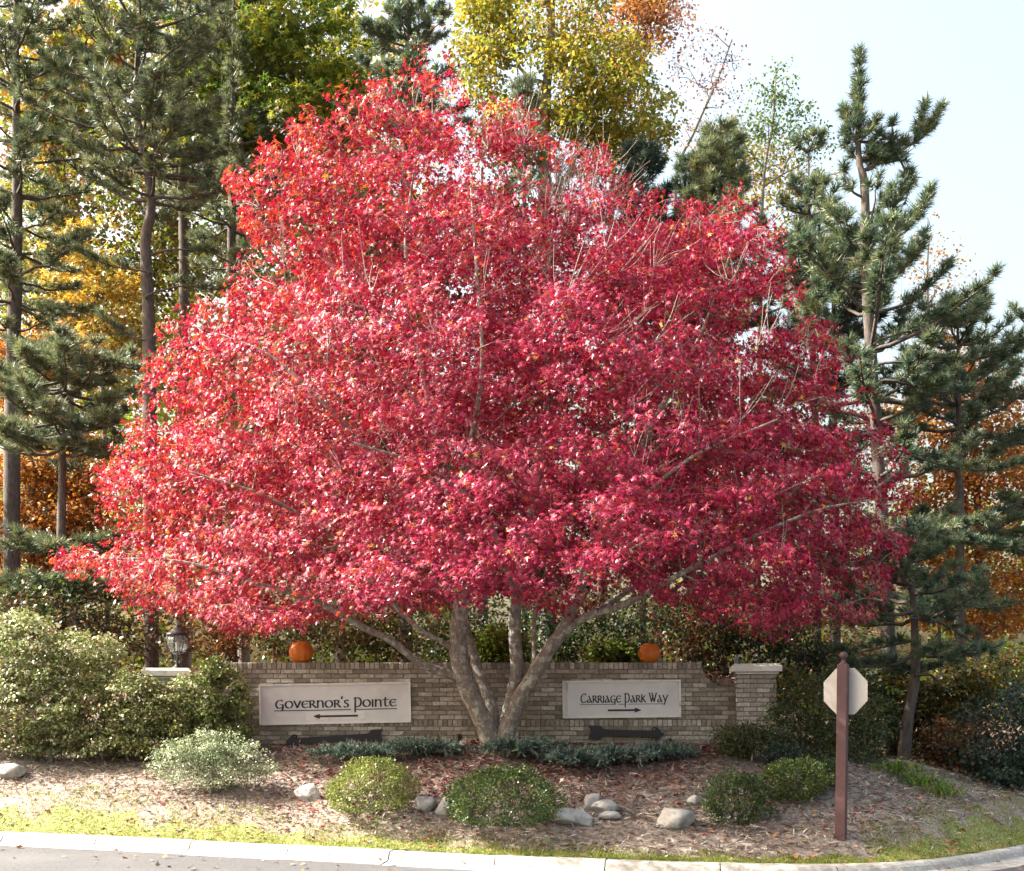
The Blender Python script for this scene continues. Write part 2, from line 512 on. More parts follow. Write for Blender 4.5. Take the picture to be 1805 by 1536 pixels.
# kerb and gutter, cast in segments with open joints
prof = [(-0.30, 0.006), (-0.07, 0.020), (-0.035, 0.032), (-0.005, 0.085), (0.02, 0.110), (0.05, 0.120), (0.15, 0.122), (0.165, 0.115), (0.165, -0.1), (-0.30, -0.1)]
kerb = bpy.data.objects.new('kerb', None)
col.objects.link(kerb)
tag(kerb, kind='structure')
seg = np.r_[0, np.cumsum(np.linalg.norm(np.diff(KERB, axis=0), axis=1))]
def kerb_at(s):
    p = np.array([np.interp(s, seg, KERB[:, 0]), np.interp(s, seg, KERB[:, 1])])
    n = np.array([np.interp(s, seg, KN[:, 0]), np.interp(s, seg, KN[:, 1])])
    return p, n / np.linalg.norm(n)
s_mid = seg[np.argmin(np.abs(KERB[:, 0] - (1260 - CX) * 11.75 / F))]
L_SEG = 1.25
for k in range(-22, 10):
    s0, s1 = s_mid + k * L_SEG + 0.006, s_mid + (k + 1) * L_SEG - 0.006
    if s0 < 0 or s1 > seg[-1]: continue
    V, m = [], 6
    dz = 0.004 * math.sin(k * 2.7)
    for j in range(m):
        p, n = kerb_at(s0 + (s1 - s0) * j / (m - 1))
        for o, z in prof:
            q = p + n * o
            V.append([q[0], q[1], road_z(q[0]) + z + dz])
    c = len(prof)
    fc = [[j * c + i, j * c + (i + 1) % c, (j + 1) * c + (i + 1) % c, (j + 1) * c + i] for j in range(m - 1) for i in range(c)]
    fc += [list(range(c))[::-1], [(m - 1) * c + i for i in range(c)]]
    mk('kerb_segment', V, fc, M_concrete, kerb)

# lawn strip behind the kerb
def lawn_width(x):
    return np.interp(x, [-12, -6.4, -2.7, 0.6, 3.3, 4.2, 5.2, 6.5, 8], [1.5, 1.1, 0.75, 0.46, 0.4, 0.55, 1.05, 1.15, 0.8])
sl = np.linspace(seg[0], seg[-1], 700)
V = []
LW = 7
for s in sl:
    p, n = kerb_at(s)
    w = 0.17 + 0.48 * (float(lawn_width(p[0])) - 0.17) * (1 + 0.2 * math.sin(s * 3.1) + 0.2 * math.sin(s * 7.7 + 1) + 0.15 * math.sin(s * 19))
    for t in np.linspace(0.17, w, LW):
        q = p + n * t
        V.append([q[0], q[1], 0])
V = np.array(V)
V[:, 2] = ground_z(V[:, 0], V[:, 1]) + 0.006
ii = (np.arange(len(sl) - 1)[:, None] * LW + np.arange(LW - 1)[None, :]).ravel()
tag(mk('lawn', V, np.stack([ii, ii + LW, ii + LW + 1, ii + 1], -1), M_turf, smooth=True), kind='structure')

# ------------------------------------------------------------------ brick wall, pillars
def brick_proto(w, d, h, name, mat):
    b = 0.004
    x, y, z = w / 2, d / 2, h / 2
    V = np.array([[-x, y, -z], [x, y, -z], [x, y, z], [-x, y, z], [-x, -y + b, -z], [x, -y + b, -z], [x, -y + b, z], [-x, -y + b, z],
                  [-x + b, -y, -z + b], [x - b, -y, -z + b], [x - b, -y, z - b], [-x + b, -y, z - b]])
    Fc = [[8, 9, 10, 11], [4, 5, 9, 8], [5, 6, 10, 9], [6, 7, 11, 10], [7, 4, 8, 11], [0, 1, 5, 4], [1, 2, 6, 5], [2, 3, 7, 6], [3, 0, 4, 7]]
    return V, Fc

class Bricks:
    "alike bricks share mesh data; sizes are rounded so that few meshes exist"
    def __init__(s, mat): s.mat, s.cache = mat, {}
    def data(s, w, d, h):
        key = (round(w, 3), d, round(h, 3))
        if key not in s.cache:
            V, Fc = brick_proto(w, d, h, 'brick', s.mat)
            me = bpy.data.meshes.new('brick'); me.from_pydata(V.tolist(), [], Fc); me.materials.append(s.mat); me.update()
            s.cache[key] = me
        return s.cache[key]
    def put(s, c, w, d, h, parent, rotz=0.0, roty=0.0):
        o = bpy.data.objects.new('brick', s.data(w, d, h))
        o.location = tuple(np.asarray(c) - np.array(parent.location))
        o.rotation_euler = (0, roty, rotz)
        o.parent = parent
        col.objects.link(o)
        return o

SC_R = 0.36
wall = empty('brick_wall', ((WALL_X0 + WALL_X1) / 2, WALL_Y, 1.25), 'long low tan brick entrance wall with scooped ends behind the red maple', 'brick wall')
def arc_pts(cx, a0, a1, n=10):
    return [(cx + SC_R * math.cos(a), WALL_TOP + SC_R * math.sin(a)) for a in np.linspace(a0, a1, n)]
zb = 0.6
poly = [(WALL_X0, zb), (WALL_X1, zb), (WALL_X1, WALL_TOP - SC_R)] + [(x, z) for x, z in arc_pts(SCOOP_X, -math.pi / 2, -math.pi)] + [(x, z) for x, z in arc_pts(WALL_X0, 0, -math.pi / 2)]
MB().prism(poly, WALL_Y, WALL_Y + 0.24).build('wall_core', M_mortar, wall)
BD = 0.022           # visible depth of a brick in front of the mortar
courses = [('row', WALL_TOP - 0.10, WALL_TOP)]
z = WALL_TOP - 0.10
for i in range(11): courses.append(('str', z - 0.067, z)); z -= 0.067
courses.append(('row', z - 0.10, z)); z -= 0.10
for i in range(6): courses.append(('str', z - 0.067, z)); z -= 0.067
SIGNS_PX = [(458, 724), (991, 1199)]
def behind_sign(x0, x1, z0, z1):
    for (a, b), (t, bt) in zip(SIGNS_PX, [(1207, 1274), (1202, 1263)]):
        X0, X1 = (a - CX) * WALL_Y / F, (b - CX) * WALL_Y / F
        if x0 > X0 and x1 < X1 and z1 < CAMZ + (HZ - t) * WALL_Y / F and z0 > CAMZ + (HZ - bt) * WALL_Y / F: return True
    return False
cand = []
for ci, (kind, z0, z1) in enumerate(courses):
    pitch = 0.0715 if kind == 'row' else 0.2117
    x = WALL_X0 + (0 if kind == 'row' or ci % 2 else -pitch / 2)
    zm = (z0 + z1) / 2
    inset = math.sqrt(max(0, SC_R ** 2 - (WALL_TOP - zm) ** 2)) if WALL_TOP - z1 < SC_R else 0
    lo, hi = WALL_X0 + inset, (SCOOP_X - inset if inset else WALL_X1)
    while x < WALL_X1:
        a, b = max(x, lo) + 0.005, min(x + pitch, hi) - 0.005
        if b - a > 0.03 and not behind_sign(a, b, z0, z1):
            cand.append((kind, a, b, z0 + 0.005, z1 - 0.005))
        x += pitch
BR = Bricks(M_brick)
def seen(c):
    kind, a, b, z0, z1 = c
    px = CX + (a + b) / 2 * F / WALL_Y
    py = HZ - ((z0 + z1) / 2 - CAMZ) * F / WALL_Y
    return (kind == 'str' and 425 < px and py < 1306 and abs(px - 880) > 60) 
front = [c for c in cand if seen(c)]
front.sort(key=lambda c: -(c[2] - c[1]))
single = set(front[:300])
rest = MB()
for c in cand:
    kind, a, b, z0, z1 = c
    jig = rng.uniform(-0.003, 0.003)
    ctr = np.array([(a + b) / 2, WALL_Y - 0.010 + jig + BD / 2 - 0.006, (z0 + z1) / 2])
    if c in single:
        BR.put(ctr, b - a, BD, z1 - z0, wall)
    else:
        V, Fc = brick_proto(b - a, BD, z1 - z0, '', None)
        rest.add(V + ctr, Fc)
rest.build('brick_courses', M_brick, wall, kind='stuff')

def pillar(name, cx, cy, rot, zbase, ztop, label, w=0.56, d=0.72):
    p = empty(name, (cx, cy, zbase), label, 'brick pillar')
    cr, sr = math.cos(rot), math.sin(rot)
    R = np.array([[cr, -sr, 0], [sr, cr, 0], [0, 0, 1]])
    core = MB().box((cx, cy, (zbase + ztop - 0.14) / 2), (w - 0.03, d - 0.03, ztop - 0.14 - zbase), R)
    core.build('pillar_core', M_mortar, p)
    B = Bricks(M_brick_pale)
    z = ztop - 0.15
    k = 0
    while z - 0.067 > zbase + 0.05:
        for face in range(4):
            L = w if face % 2 == 0 else d
            D = d if face % 2 == 0 else w
            n = 3 if L < 0.65 else 4
            pitch = L / n
            fr = rot + face * math.pi / 2
            c2, s2 = math.cos(fr), math.sin(fr)
            x = -L / 2 - (pitch / 2 if k % 2 else 0)
            while x < L / 2 - 0.01:
                a, b = max(x, -L / 2) + 0.004, min(x + pitch, L / 2) - 0.004
                if b - a > 0.04:
                    lx, ly = (a + b) / 2, -D / 2 + 0.008 + rng.uniform(-0.002, 0.002)
                    if face in (0, 3):
                        B.put((cx + c2 * lx - s2 * ly, cy + s2 * lx + c2 * ly, z - 0.0335), round(b - a, 3), 0.02, 0.057, p, rotz=fr)
                x += pitch
        z -= 0.067
        k += 1
    for (hw, hd, z0, z1) in [(w + 0.05, d + 0.05, ztop - 0.148, ztop - 0.115), (w + 0.14, d + 0.14, ztop - 0.113, ztop - 0.022), (w + 0.09, d + 0.09, ztop - 0.02, ztop)]:
        mb = MB()
        x, y = hw / 2, hd / 2
        c = 0.012
        ring = [(-x + c, -y), (x - c, -y), (x, -y + c), (x, y - c), (x - c, y), (-x + c, y), (-x, y - c), (-x, -y + c)]
        V = [[a, b, z0] for a, b in ring] + [[a, b, z1 - c] for a, b in ring] + [[a * (1 - c / x), b * (1 - c / y), z1] for a, b in ring]
        V = np.array(V) @ R.T + np.array([cx, cy, 0])
        fc = [list(range(8))[::-1], list(range(16, 24))] + [[r * 8 + i, r * 8 + (i + 1) % 8, (r + 1) * 8 + (i + 1) % 8, (r + 1) * 8 + i] for r in (0, 1) for i in range(8)]
        mb.add(V, fc)
        mb.build('cap', M_cap, p)
    return p

pr = W(1327, 1170, 15.35)
pillar('brick_pillar', 3.56, 15.78, math.radians(-9), 0.9, CAMZ + 87 * 15.4 / F, 'pale brick pillar with white cap at the right end of the wall')
pillar('brick_pillar', -5.0, 15.85, math.radians(6), 0.9, CAMZ + 79 * 15.5 / F, 'brick pillar with white cap and lantern half hidden by the left shrubs')

# lantern on the left pillar
lz = CAMZ + 79 * 15.5 / F
lc = np.array([-4.9, 15.78, lz])
lan = empty('post_lantern', lc, 'black post lantern with bulging glass panes on the left pillar cap', 'lantern')
MB().lathe(lc, [(0.075, 0), (0.075, 0.015), (0.045, 0.03), (0.028, 0.06), (0.02, 0.10), (0.02, 0.20), (0.05, 0.225), (0.11, 0.235), (0.11, 0.25)]).build('base', M_lamp, lan, True)
for k in range(4):
    a = math.pi / 4 + k * math.pi / 2
    P = catmull([lc + np.array([math.cos(a) * r, math.sin(a) * r, z]) for r, z in [(0.03, 0.09), (0.075, 0.13), (0.085, 0.19), (0.10, 0.24)]], 4)
    MB().tube(P, 0.008, 6).build('scroll_arm', M_lamp, lan, True)
gp = [(0.115, 0.25), (0.155, 0.31), (0.172, 0.37), (0.165, 0.43), (0.135, 0.485)]
for k in range(8):
    a0, a1 = k * math.pi / 4 + 0.03, (k + 1) * math.pi / 4 - 0.03
    V, n = [], len(gp)
    for r, z in gp:
        for a in (a0, a1): V.append(lc + np.array([r * math.cos(a), r * math.sin(a), z]))
    mk('glass_pane', V, [[2 * j, 2 * j + 1, 2 * j + 3, 2 * j + 2] for j in range(n - 1)], M_glass, lan)
    am = k * math.pi / 4
    MB().tube([lc + np.array([(r + 0.004) * math.cos(am), (r + 0.004) * math.sin(am), z]) for r, z in gp], 0.007, 6).build('rib', M_lamp, lan, True)
MB().lathe(lc, [(0.145, 0.478), (0.158, 0.488), (0.16, 0.505), (0.135, 0.53), (0.105, 0.545), (0.085, 0.575), (0.04, 0.60), (0.018, 0.61), (0.022, 0.63), (0.004, 0.655)]).build('roof', M_lamp, lan, True)
MB().lathe(lc, [(0.02, 0.25), (0.026, 0.26), (0.026, 0.38), (0.01, 0.41)], 10).build('bulb', M_bulb, lan, True)

# bare lamp stub on the right pillar
sc_ = np.array([3.30, 15.86, CAMZ + 86.5 * 15.4 / F])
st = empty('lamp_stub', sc_, 'short bluish grey lamp stub standing on the right pillar cap', 'lamp stub')
MB().lathe(sc_, [(0.045, 0), (0.045, 0.012), (0.03, 0.02), (0.03, 0.14), (0.024, 0.15)], 14).build('tube', M_steel, st, True)
MB().lathe(sc_ + np.array([0, 0, 0.002]), [(0.07, 0), (0.07, 0.008), (0.05, 0.012)], 14).build('flange', M_steel, st)

# ------------------------------------------------------------------ lettering with a broad pen
def arc(cx, cy, rx, ry, a0, a1, n=16):
    return [(cx + rx * math.cos(math.radians(a)), cy + ry * math.sin(math.radians(a))) for a in np.linspace(a0, a1, n)]
def sm(*p): return [tuple(q) for q in catmull(p, 5)]
GL = {
 'O': (1.08, [arc(.5, .5, .42, .48, 0, 360, 28)]),
 'V': (0.92, [[(.04, 1.0), (.42, .03)], [(.42, .03), (.80, 1.0)]]),
 'E': (0.92, [arc(.5, .5, .42, .48, 48, 312, 22), [(.1, .52), (.72, .56)]]),
 'R': (0.90, [[(.14, 1.0), (.14, .0)], sm((.0, .93), (.2, 1.0), (.5, .97), (.62, .78), (.5, .58), (.24, .5)), [(.36, .52), (.84, .0)]]),
 'N': (0.98, [[(.14, 1.0), (.14, 0)], sm((.16, .72), (.34, .94), (.58, .96), (.74, .78), (.76, .4), (.78, .0))]),
 'S': (0.70, [sm((.56, .9), (.36, 1.0), (.13, .86), (.2, .62), (.42, .48), (.55, .28), (.42, .05), (.2, .0), (.04, .12))]),
 "'": (0.30, [[(.12, 1.5), (.08, 1.18)]]),
 'P': (1.02, [[(.16, 1.34), (.12, -.72)], sm((.0, 1.2), (.26, 1.22), (.42, 1.3), (.72, 1.14), (.84, .75), (.76, .3), (.5, .03), (.2, .06))]),
 'I': (0.36, [[(.14, 1.0), (.14, .0)]]),
 'T': (0.80, [[(.0, .93), (.72, .99)], sm((.34, 1.25), (.3, .7), (.3, .25), (.42, .02), (.68, .1))]),
 'G': (1.15, [sm((.86, 1.02), (.66, 1.16), (.36, 1.06), (.12, .74), (.1, .38), (.3, .06), (.62, .04), (.88, .2)), sm((.62, .5), (.9, .5), (.92, .1), (.86, -.2), (.66, -.36))]),
 'g': (1.0, [sm((.76, .9), (.55, 1.0), (.28, .9), (.1, .6), (.14, .25), (.36, .02), (.64, .1)), sm((.5, .44), (.8, .44), (.82, .1), (.76, -.14), (.6, -.28))]),
 'A': (0.96, [[(.34, 1.0), (.82, .0)], sm((.56, .52), (.28, .44), (.08, .22), (.18, .02), (.42, .06), (.66, .3))]),
 'C': (1.12, [sm((.94, 1.16), (.72, 1.34), (.4, 1.2), (.13, .84), (.12, .42), (.34, .06), (.66, .04), (.96, .24))]),
 'K': (0.86, [[(.14, 1.15), (.14, .0)], [(.66, .96), (.2, .5)], [(.3, .52), (.8, .0)]]),
 'W': (1.42, [[(.04, 1.36), (.42, .03)], [(.42, .03), (.72, .95)], [(.5, 1.36), (.88, .03)], [(.88, .03), (1.26, 1.36)]]),
 'Y': (0.92, [[(.06, 1.0), (.44, .12)], [(.86, 1.02), (.44, .12), (.22, -.4)]]),
 ' ': (0.55, []),
}
def nib_text(txt, nibw, thin, ang):
    "returns quads in letter space"
    n1 = np.array([math.cos(ang), math.sin(ang)]) * nibw / 2
    n2 = np.array([-math.sin(ang), math.cos(ang)]) * thin / 2
    x0, polys = 0.0, []
    for ch in txt:
        adv, strokes = GL[ch]
        for s in strokes:
            for p, q in zip(s[:-1], s[1:]):
                pts = []
                for c in (p, q):
                    c = np.array(c) + np.array([x0, 0])
                    pts += [c + n1 + n2, c + n1 - n2, c - n1 - n2, c - n1 + n2]
                polys.append(hull(np.array(pts)))
        x0 += adv
    return polys, x0
def hull(P):
    P = sorted(map(tuple, P))
    def half(it):
        h = []
        for p in it:
            while len(h) > 1 and (h[-1][0] - h[-2][0]) * (p[1] - h[-2][1]) - (h[-1][1] - h[-2][1]) * (p[0] - h[-2][0]) <= 1e-12: h.pop()
            h.append(p)
        return h
    a, b = half(P), half(reversed(P))
    return a[:-1] + b[:-1]

def sign(label, px0, px1, pt, pb, rot, text, tx0, tx1, base_py, xh_px, ul_py, arrow, patch, double):
    Yf = WALL_Y - 0.012
    k = Yf / F
    X0, X1, Z0, Z1 = (px0 - CX) * k, (px1 - CX) * k, CAMZ + (HZ - pb) * k, CAMZ + (HZ - pt) * k
    c = np.array([(X0 + X1) / 2, Yf, (Z0 + Z1) / 2])
    w, h = X1 - X0, Z1 - Z0
    s = empty('wall_sign', c, label, 'sign', 'name signs on the brick wall')
    ca, sa = math.cos(rot), math.sin(rot)
    def M(V):
        V = V.copy()
        x, z = V[:, 0].copy(), V[:, 2].copy()
        V[:, 0] = c[0] + x * ca - z * sa
        V[:, 2] = c[2] + x * sa + z * ca
        V[:, 1] = Yf + V[:, 1]
        return V
    px = lambda v: (v - (px0 + px1) / 2) * k
    pz = lambda v: ((pt + pb) / 2 - v) * k
    MB().box((0, -0.015, 0), (w - 0.004, 0.03, h - 0.004)).build('board', M_board, s, M=M)
    t = 0.026
    fr = [((0, h / 2 - t / 2), (w, t)), ((0, -h / 2 + t / 2), (w, t)), ((-w / 2 + t / 2, 0), (t, h - 2 * t - 0.004)), ((w / 2 - t / 2, 0), (t, h - 2 * t - 0.004))]
    if double: fr += [((-w / 2 + t * 1.75, 0), (t * 0.7, h - 2 * t - 0.004)), ((-w / 2 + t * 2.75, 0), (t * 0.5, h - 2 * t - 0.004))]
    for (cx, cz), (sx, sz) in fr:
        MB().box((cx, -0.026, cz), (sx, 0.05, sz)).build('trim', M_trim, s, M=M)
    polys, adv = nib_text(text, 0.2, 0.075, math.radians(12))
    sx = (px(tx1) - px(tx0)) / adv
    sz = xh_px * k
    mb = MB()
    for i, p in enumerate(polys):
        q = [(px(tx0) + a * sx, pz(base_py) + b * sz) for a, b in p]
        mb.prism(q, -0.0345 - 0.00002 * (i % 9), -0.0302)
    mb.build('lettering', M_letter, s, M=M)
    mb = MB()
    for a, b, th in ul_py[1]:
        mb.box(((px(a) + px(b)) / 2, -0.032, pz(ul_py[0])), (px(b) - px(a), 0.003, th * k))
    mb.build('underline', M_letter, s, M=M)
    a0, a1, ay = arrow
    yo = -0.0
    if patch:
        MB().box(((px(patch[0]) + px(patch[1])) / 2, -0.032, (pz(patch[2]) + pz(patch[3])) / 2), (px(patch[1]) - px(patch[0]), 0.004, pz(patch[2]) - pz(patch[3]))).build('patch_panel', M_trim, s, M=M)
        yo = -0.004
    d = 1 if a1 > a0 else -1
    hb = px(a1) - d * 0.10
    poly = [(px(a0), pz(ay) - 0.014), (hb, pz(ay) - 0.014), (hb, pz(ay) - 0.037), (px(a1), pz(ay)), (hb, pz(ay) + 0.037), (hb, pz(ay) + 0.014), (px(a0), pz(ay) + 0.014)]
    MB().prism(poly, -0.0345 + yo, -0.0302 + yo).build('arrow', M_letter, s, M=M)
    return s

sign("white Governor's Pointe sign with black uncial lettering on the brick wall", 458, 724.5, 1204.5, 1276, math.radians(1.1),
     "GOVERNOR'S POINTE", 486, 700, 1247.2, 12.6, (1251.5, [(484, 619, 1.5), (627, 700, 1.5)]), (631, 552, 1262.5), (540, 643, 1255, 1268.5), False)
sign("white Carriage Park Way sign with doubled trim on its left edge", 991.5, 1199.5, 1199.5, 1265.5, math.radians(0.6),
     "CARRIAgE PARK WAY", 1023, 1177, 1238.5, 12.0, (1241.7, [(1022, 1085, 1.0), (1090, 1101, 1.0), (1107, 1169, 1.0)]), (1071, 1130.5, 1252.3), None, True)

# black scrolled arrows leaning on the wall
def black_arrow(label, pa, pb, h_px, Y, flip):
    A, B = W(*pa, Y), W(*pb, Y)
    L = np.linalg.norm(B - A)
    k = Y / F
    h = h_px * k
    o = empty('scroll_arrow', A, label, 'arrow', 'black arrows under the signs')
    d = (B - A) / L
    up = np.array([-d[2], 0, d[0]]) * (1 if d[0] > 0 else -1)
    def M(V):
        return A + V[:, [0]] * d + V[:, [2]] * up + np.array([0, 1, 0]) * V[:, [1]]
    t = h * 0.21
    sl = 0.12 * h
    MB().prism([(h * 0.75, -t), (L - h * 0.62, -t), (L - h * 0.62, t), (h * 0.75, t)], -0.006, 0.006).build('shaft', M_arrow, o, M=M)
    MB().prism([(0, h * 0.45), (sl * 1.5, 0), (0, -h * 0.45), (h * 0.75, -h * 0.45), (h * 1.0, -t), (h * 1.0, t), (h * 0.75, h * 0.45)], -0.008, 0.008).build('tail', M_arrow, o, M=M)
    MB().prism([(L, 0), (L - h * 0.52, h * 0.46), (L - h * 0.66, h * 0.12), (L - h * 0.66, -h * 0.12), (L - h * 0.52, -h * 0.46)], -0.008, 0.008).build('head', M_arrow, o, M=M)
    for s in (1, -1):
        P = []
        for a in np.linspace(0, 1, 18):
            th = math.radians(50 - 400 * a)
            r = h * (0.17 - 0.10 * a)
            P.append([L - h * 0.68 + r * math.cos(th), 0, s * (h * 0.33 + r * math.sin(th))])
        MB().tube(np.array(P), h * 0.045, 6).build('scroll', M_arrow, o, M=M)
    return o
black_arrow('black metal arrow pointing left, leaning on the wall below the left sign', (675, 1297), (503, 1308), 26, 15.72, True)
black_arrow('black metal arrow pointing right, leaning on the wall below the right sign', (1037, 1291), (1171, 1294.5), 27, 15.72, False)

# pumpkins on the wall
def pumpkin(label, px, w_px):
    Y = WALL_Y + 0.12
    r = w_px / 2 * Y / F
    c = np.array([(px - CX) * Y / F, Y, WALL_TOP + 0.003])
    p = empty('pumpkin', c, label, 'pumpkin', 'pumpkins on the wall')
    nu, nv = 60, 22
    V = []
    for j in range(nv + 1):
        ph = math.pi * j / nv
        for i in range(nu):
            th = 2 * math.pi * i / nu
            rib = 1 - 0.055 * abs(math.sin(5.5 * th + px)) ** 0.7 * math.sin(ph) ** 0.5
            rr = r * math.sin(ph) ** 0.92 * rib * 1.02
            zz = -math.cos(ph) * r * 0.98
            zz += r * 0.16 * math.exp(-(math.sin(ph) / 0.35) ** 2) * (1 if math.cos(ph) > 0 else -1)
            V.append([rr * math.cos(th), rr * math.sin(th), zz])
    V = np.array(V)
    V[:, 2] -= V[:, 2].min()
    top = V[-1, 2]
    fc = [[j * nu + i, j * nu + (i + 1) % nu, (j + 1) * nu + (i + 1) % nu, (j + 1) * nu + i] for j in range(nv) for i in range(nu)]
    mk('shell', V + c, fc, M_pumpkin, p, True)
    MB().tube([c + np.array([0, 0, top - 0.01]), c + np.array([0.004, 0, top + 0.02]), c + np.array([0.02, 0.01, top + 0.04])], [0.028, 0.018, 0.014], 7).build('stem', M_stem, p, True)
pumpkin('orange pumpkin on the wall above the left sign', 531, 43)
pumpkin('orange pumpkin on the wall above the right sign', 1144.5, 39)

# stop sign seen from behind, on a maroon post with a ball finial
pb = W(1482, 1478, 12.4)
pb[2] = float(ground_z(pb[0], pb[1])) - 0.02
ss = empty('sign_post', pb, 'maroon wooden post with ball finial carrying the grey back of an octagonal sign', 'sign post')
kz = 12.4 / F
H = CAMZ + (HZ - 1171) * kz - pb[2]
lean = 0.028
ang = math.radians(-28)
ca, sa = math.cos(ang), math.sin(ang)
R = np.array([[ca, -sa, 0], [sa, ca, 0], [0, 0, 1]])
def MP(V):
    V = V @ R.T
    V[:, 0] += lean * V[:, 2] / H
    return V + pb
q = 0.058
c = 0.006
ring = [(-q + c, -q), (q - c, -q), (q, -q + c), (q, q - c), (q - c, q), (-q + c, q), (-q, q - c), (-q, -q + c)]
zs = [0, 0.05, H * 0.25, H * 0.5, H * 0.75, H - 0.01, H]
V = [[a * (1 if i < 6 else 0.8), b * (1 if i < 6 else 0.8), z] for i, z in enumerate(zs) for a, b in ring]
fc = [[r * 8 + i, r * 8 + (i + 1) % 8, (r + 1) * 8 + (i + 1) % 8, (r + 1) * 8 + i] for r in range(len(zs) - 1) for i in range(8)] + [list(range(len(zs) * 8 - 8, len(zs) * 8))]
mb = MB(); mb.add(V, fc); mb.build('post', M_post, ss, M=MP)
MB().lathe((0, 0, H), [(0.044, -0.002), (0.046, 0.008), (0.03, 0.018), (0.022, 0.03), (0.026, 0.045), (0.018, 0.05), (0.03, 0.06), (0.044, 0.078), (0.05, 0.1), (0.044, 0.122), (0.028, 0.138), (0.006, 0.146)], 20).build('finial', M_post, ss, True, M=MP)
zc = CAMZ + (HZ - 1218.5) * kz - pb[2]
rad = 41.0 * kz / math.cos(math.pi / 8)
sa2 = math.radians(-33)
c2, s2 = math.cos(sa2), math.sin(sa2)
off = np.array([-0.0, 0.075, 0])
def MS(V):
    x, y, z = V[:, 0].copy(), V[:, 1].copy(), V[:, 2].copy()
    return np.stack([pb[0] + lean * 0.9 + 0.055 + x * 0.94 * c2 - y * s2, pb[1] + 0.085 + x * 0.94 * s2 + y * c2, pb[2] + zc + z], -1)
oc = [(rad * math.cos(math.pi / 8 + i * math.pi / 4), rad * math.sin(math.pi / 8 + i * math.pi / 4)) for i in range(8)]
MB().prism(oc, -0.002, 0.002).build('octagonal_plate', M_alu, ss, M=MS)
MB().prism([(x * 0.985, z * 0.985) for x, z in oc], 0.0035, 0.005).build('sign_face', M_signface, ss, M=MS)
for dz in (-0.16, 0.16):
    MB().box((0, -0.012, dz), (0.1, 0.02, 0.03)).build('bracket', M_alu, ss, M=MS)

# ground spotlights
def spotlight(label, px, py, Y):
    b = W(px, py, Y)
    b[2] = float(ground_z(b[0], b[1]))
    o = empty('ground_spotlight', b, label, 'spotlight', 'ground spotlights')
    MB().tube([b + np.array([0, 0, -0.02]), b + np.array([0, 0, 0.08])], 0.012, 8).build('stake', M_lamp, o, True)
    P = [b + np.array([0, -0.05, 0.08]), b + np.array([0, 0.0, 0.11]), b + np.array([0, 0.06, 0.145]), b + np.array([0, 0.075, 0.153])]
    MB().tube(P, [0.02, 0.035, 0.042, 0.048], 14).build('housing', M_lamp, o, True)
spotlight('small black ground spotlight left of the maple trunk', 808, 1322, 15.2)
spotlight('small black ground spotlight by the right sign arrow', 1181, 1322, 15.3)

# ------------------------------------------------------------------ rocks
def rock(label, px, py, w_px, h_px, Y, flat=0.6, rot=0.0, seed=0, sink=0.3):
    r = np.random.default_rng(seed + 100)
    b = W(px, py, Y)
    g = float(ground_z(b[0], b[1]))
    k = Y / F
    hw, hh = w_px * 0.46 * k, h_px * k
    nu, nv = 40, 26
    th, ph = np.meshgrid(np.arange(nu) * 2 * math.pi / nu, np.linspace(0.001, math.pi - 0.001, nv))
    D = np.stack([np.sin(ph) * np.cos(th), np.sin(ph) * np.sin(th), np.cos(ph)], -1).reshape(-1, 3)
    rad = 1 + 0.13 * wobble(D, 1.8, seed) + 0.06 * wobble(D, 4.5, seed + 1)
    for _ in range(13):                      # broken faces
        n = unit(r.normal(size=3)); c = r.uniform(0.58, 0.86)
        pr_ = (D * rad[:, None]) @ n
        rad = np.where(pr_ > c, rad * c / np.maximum(pr_, 1e-6), rad)
    rad = rad + 0.018 * wobble(D, 9, seed + 2) + 0.012 * wobble(D, 17, seed + 3)
    V = 1.12 * D * rad[:, None] * np.array([hw, hw * flat, hh * 0.62])
    V = V @ np.array([[math.cos(rot), 0, -math.sin(rot)], [0, 1, 0], [math.sin(rot), 0, math.cos(rot)]]).T
    zc_ = CAMZ + (HZ - py) * k
    V = V + np.array([b[0], b[1], zc_ + hh * 0.5])
    V[:, 2] -= max(0, V[:, 2].min() - g + 0.33 * hh)
    i = (np.arange(nv - 1)[:, None] * nu + np.arange(nu)[None, :])
    j = (np.arange(nv - 1)[:, None] * nu + (np.arange(nu)[None, :] + 1) % nu)
    fc = np.stack([i, j, j + nu, i + nu], -1).reshape(-1, 4)
    o = mk('rock', V, fc[:, ::-1], M_rock, smooth=True, origin=(b[0], b[1], g))
    tag(o, label, 'rock', 'rocks in the planting bed')
rock('grey rock at the left picture edge under the big shrub', 15, 1338, 62, 26, 15.0, seed=1)
rock('pale rough rock between the low grey shrub and the yellow green bush', 545, 1386, 52, 28, 13.9, seed=2)
rock('pale rock touching the left side of the yellow green bush', 590, 1384, 34, 26, 13.7, seed=3)
rock('grey rock just right of the yellow green bush', 752, 1410, 48, 28, 13.3, seed=4)
rock('pale rock against the left side of the large clipped bush', 785, 1412, 36, 30, 13.2, seed=5)
rock('long low slab of rock right of the large clipped bush', 1010, 1449, 104, 34, 12.9, seed=6, flat=0.5, rot=-0.16)
rock('round white cobble on top of the rock pile', 1044, 1412, 36, 32, 13.25, seed=7)
rock('dark blotched stone in the middle of the rock pile', 1070, 1420, 56, 26, 13.15, seed=8)
rock('flat ledge stone at the foot of the rock pile', 1076, 1434, 46, 16, 13.0, seed=9)
rock('large pale rounded boulder left of the dark clipped bush', 1192, 1446, 76, 35, 12.75, seed=10, flat=0.7)
rock('small pale stone behind the large boulder', 1222, 1411, 28, 15, 13.4, seed=11)

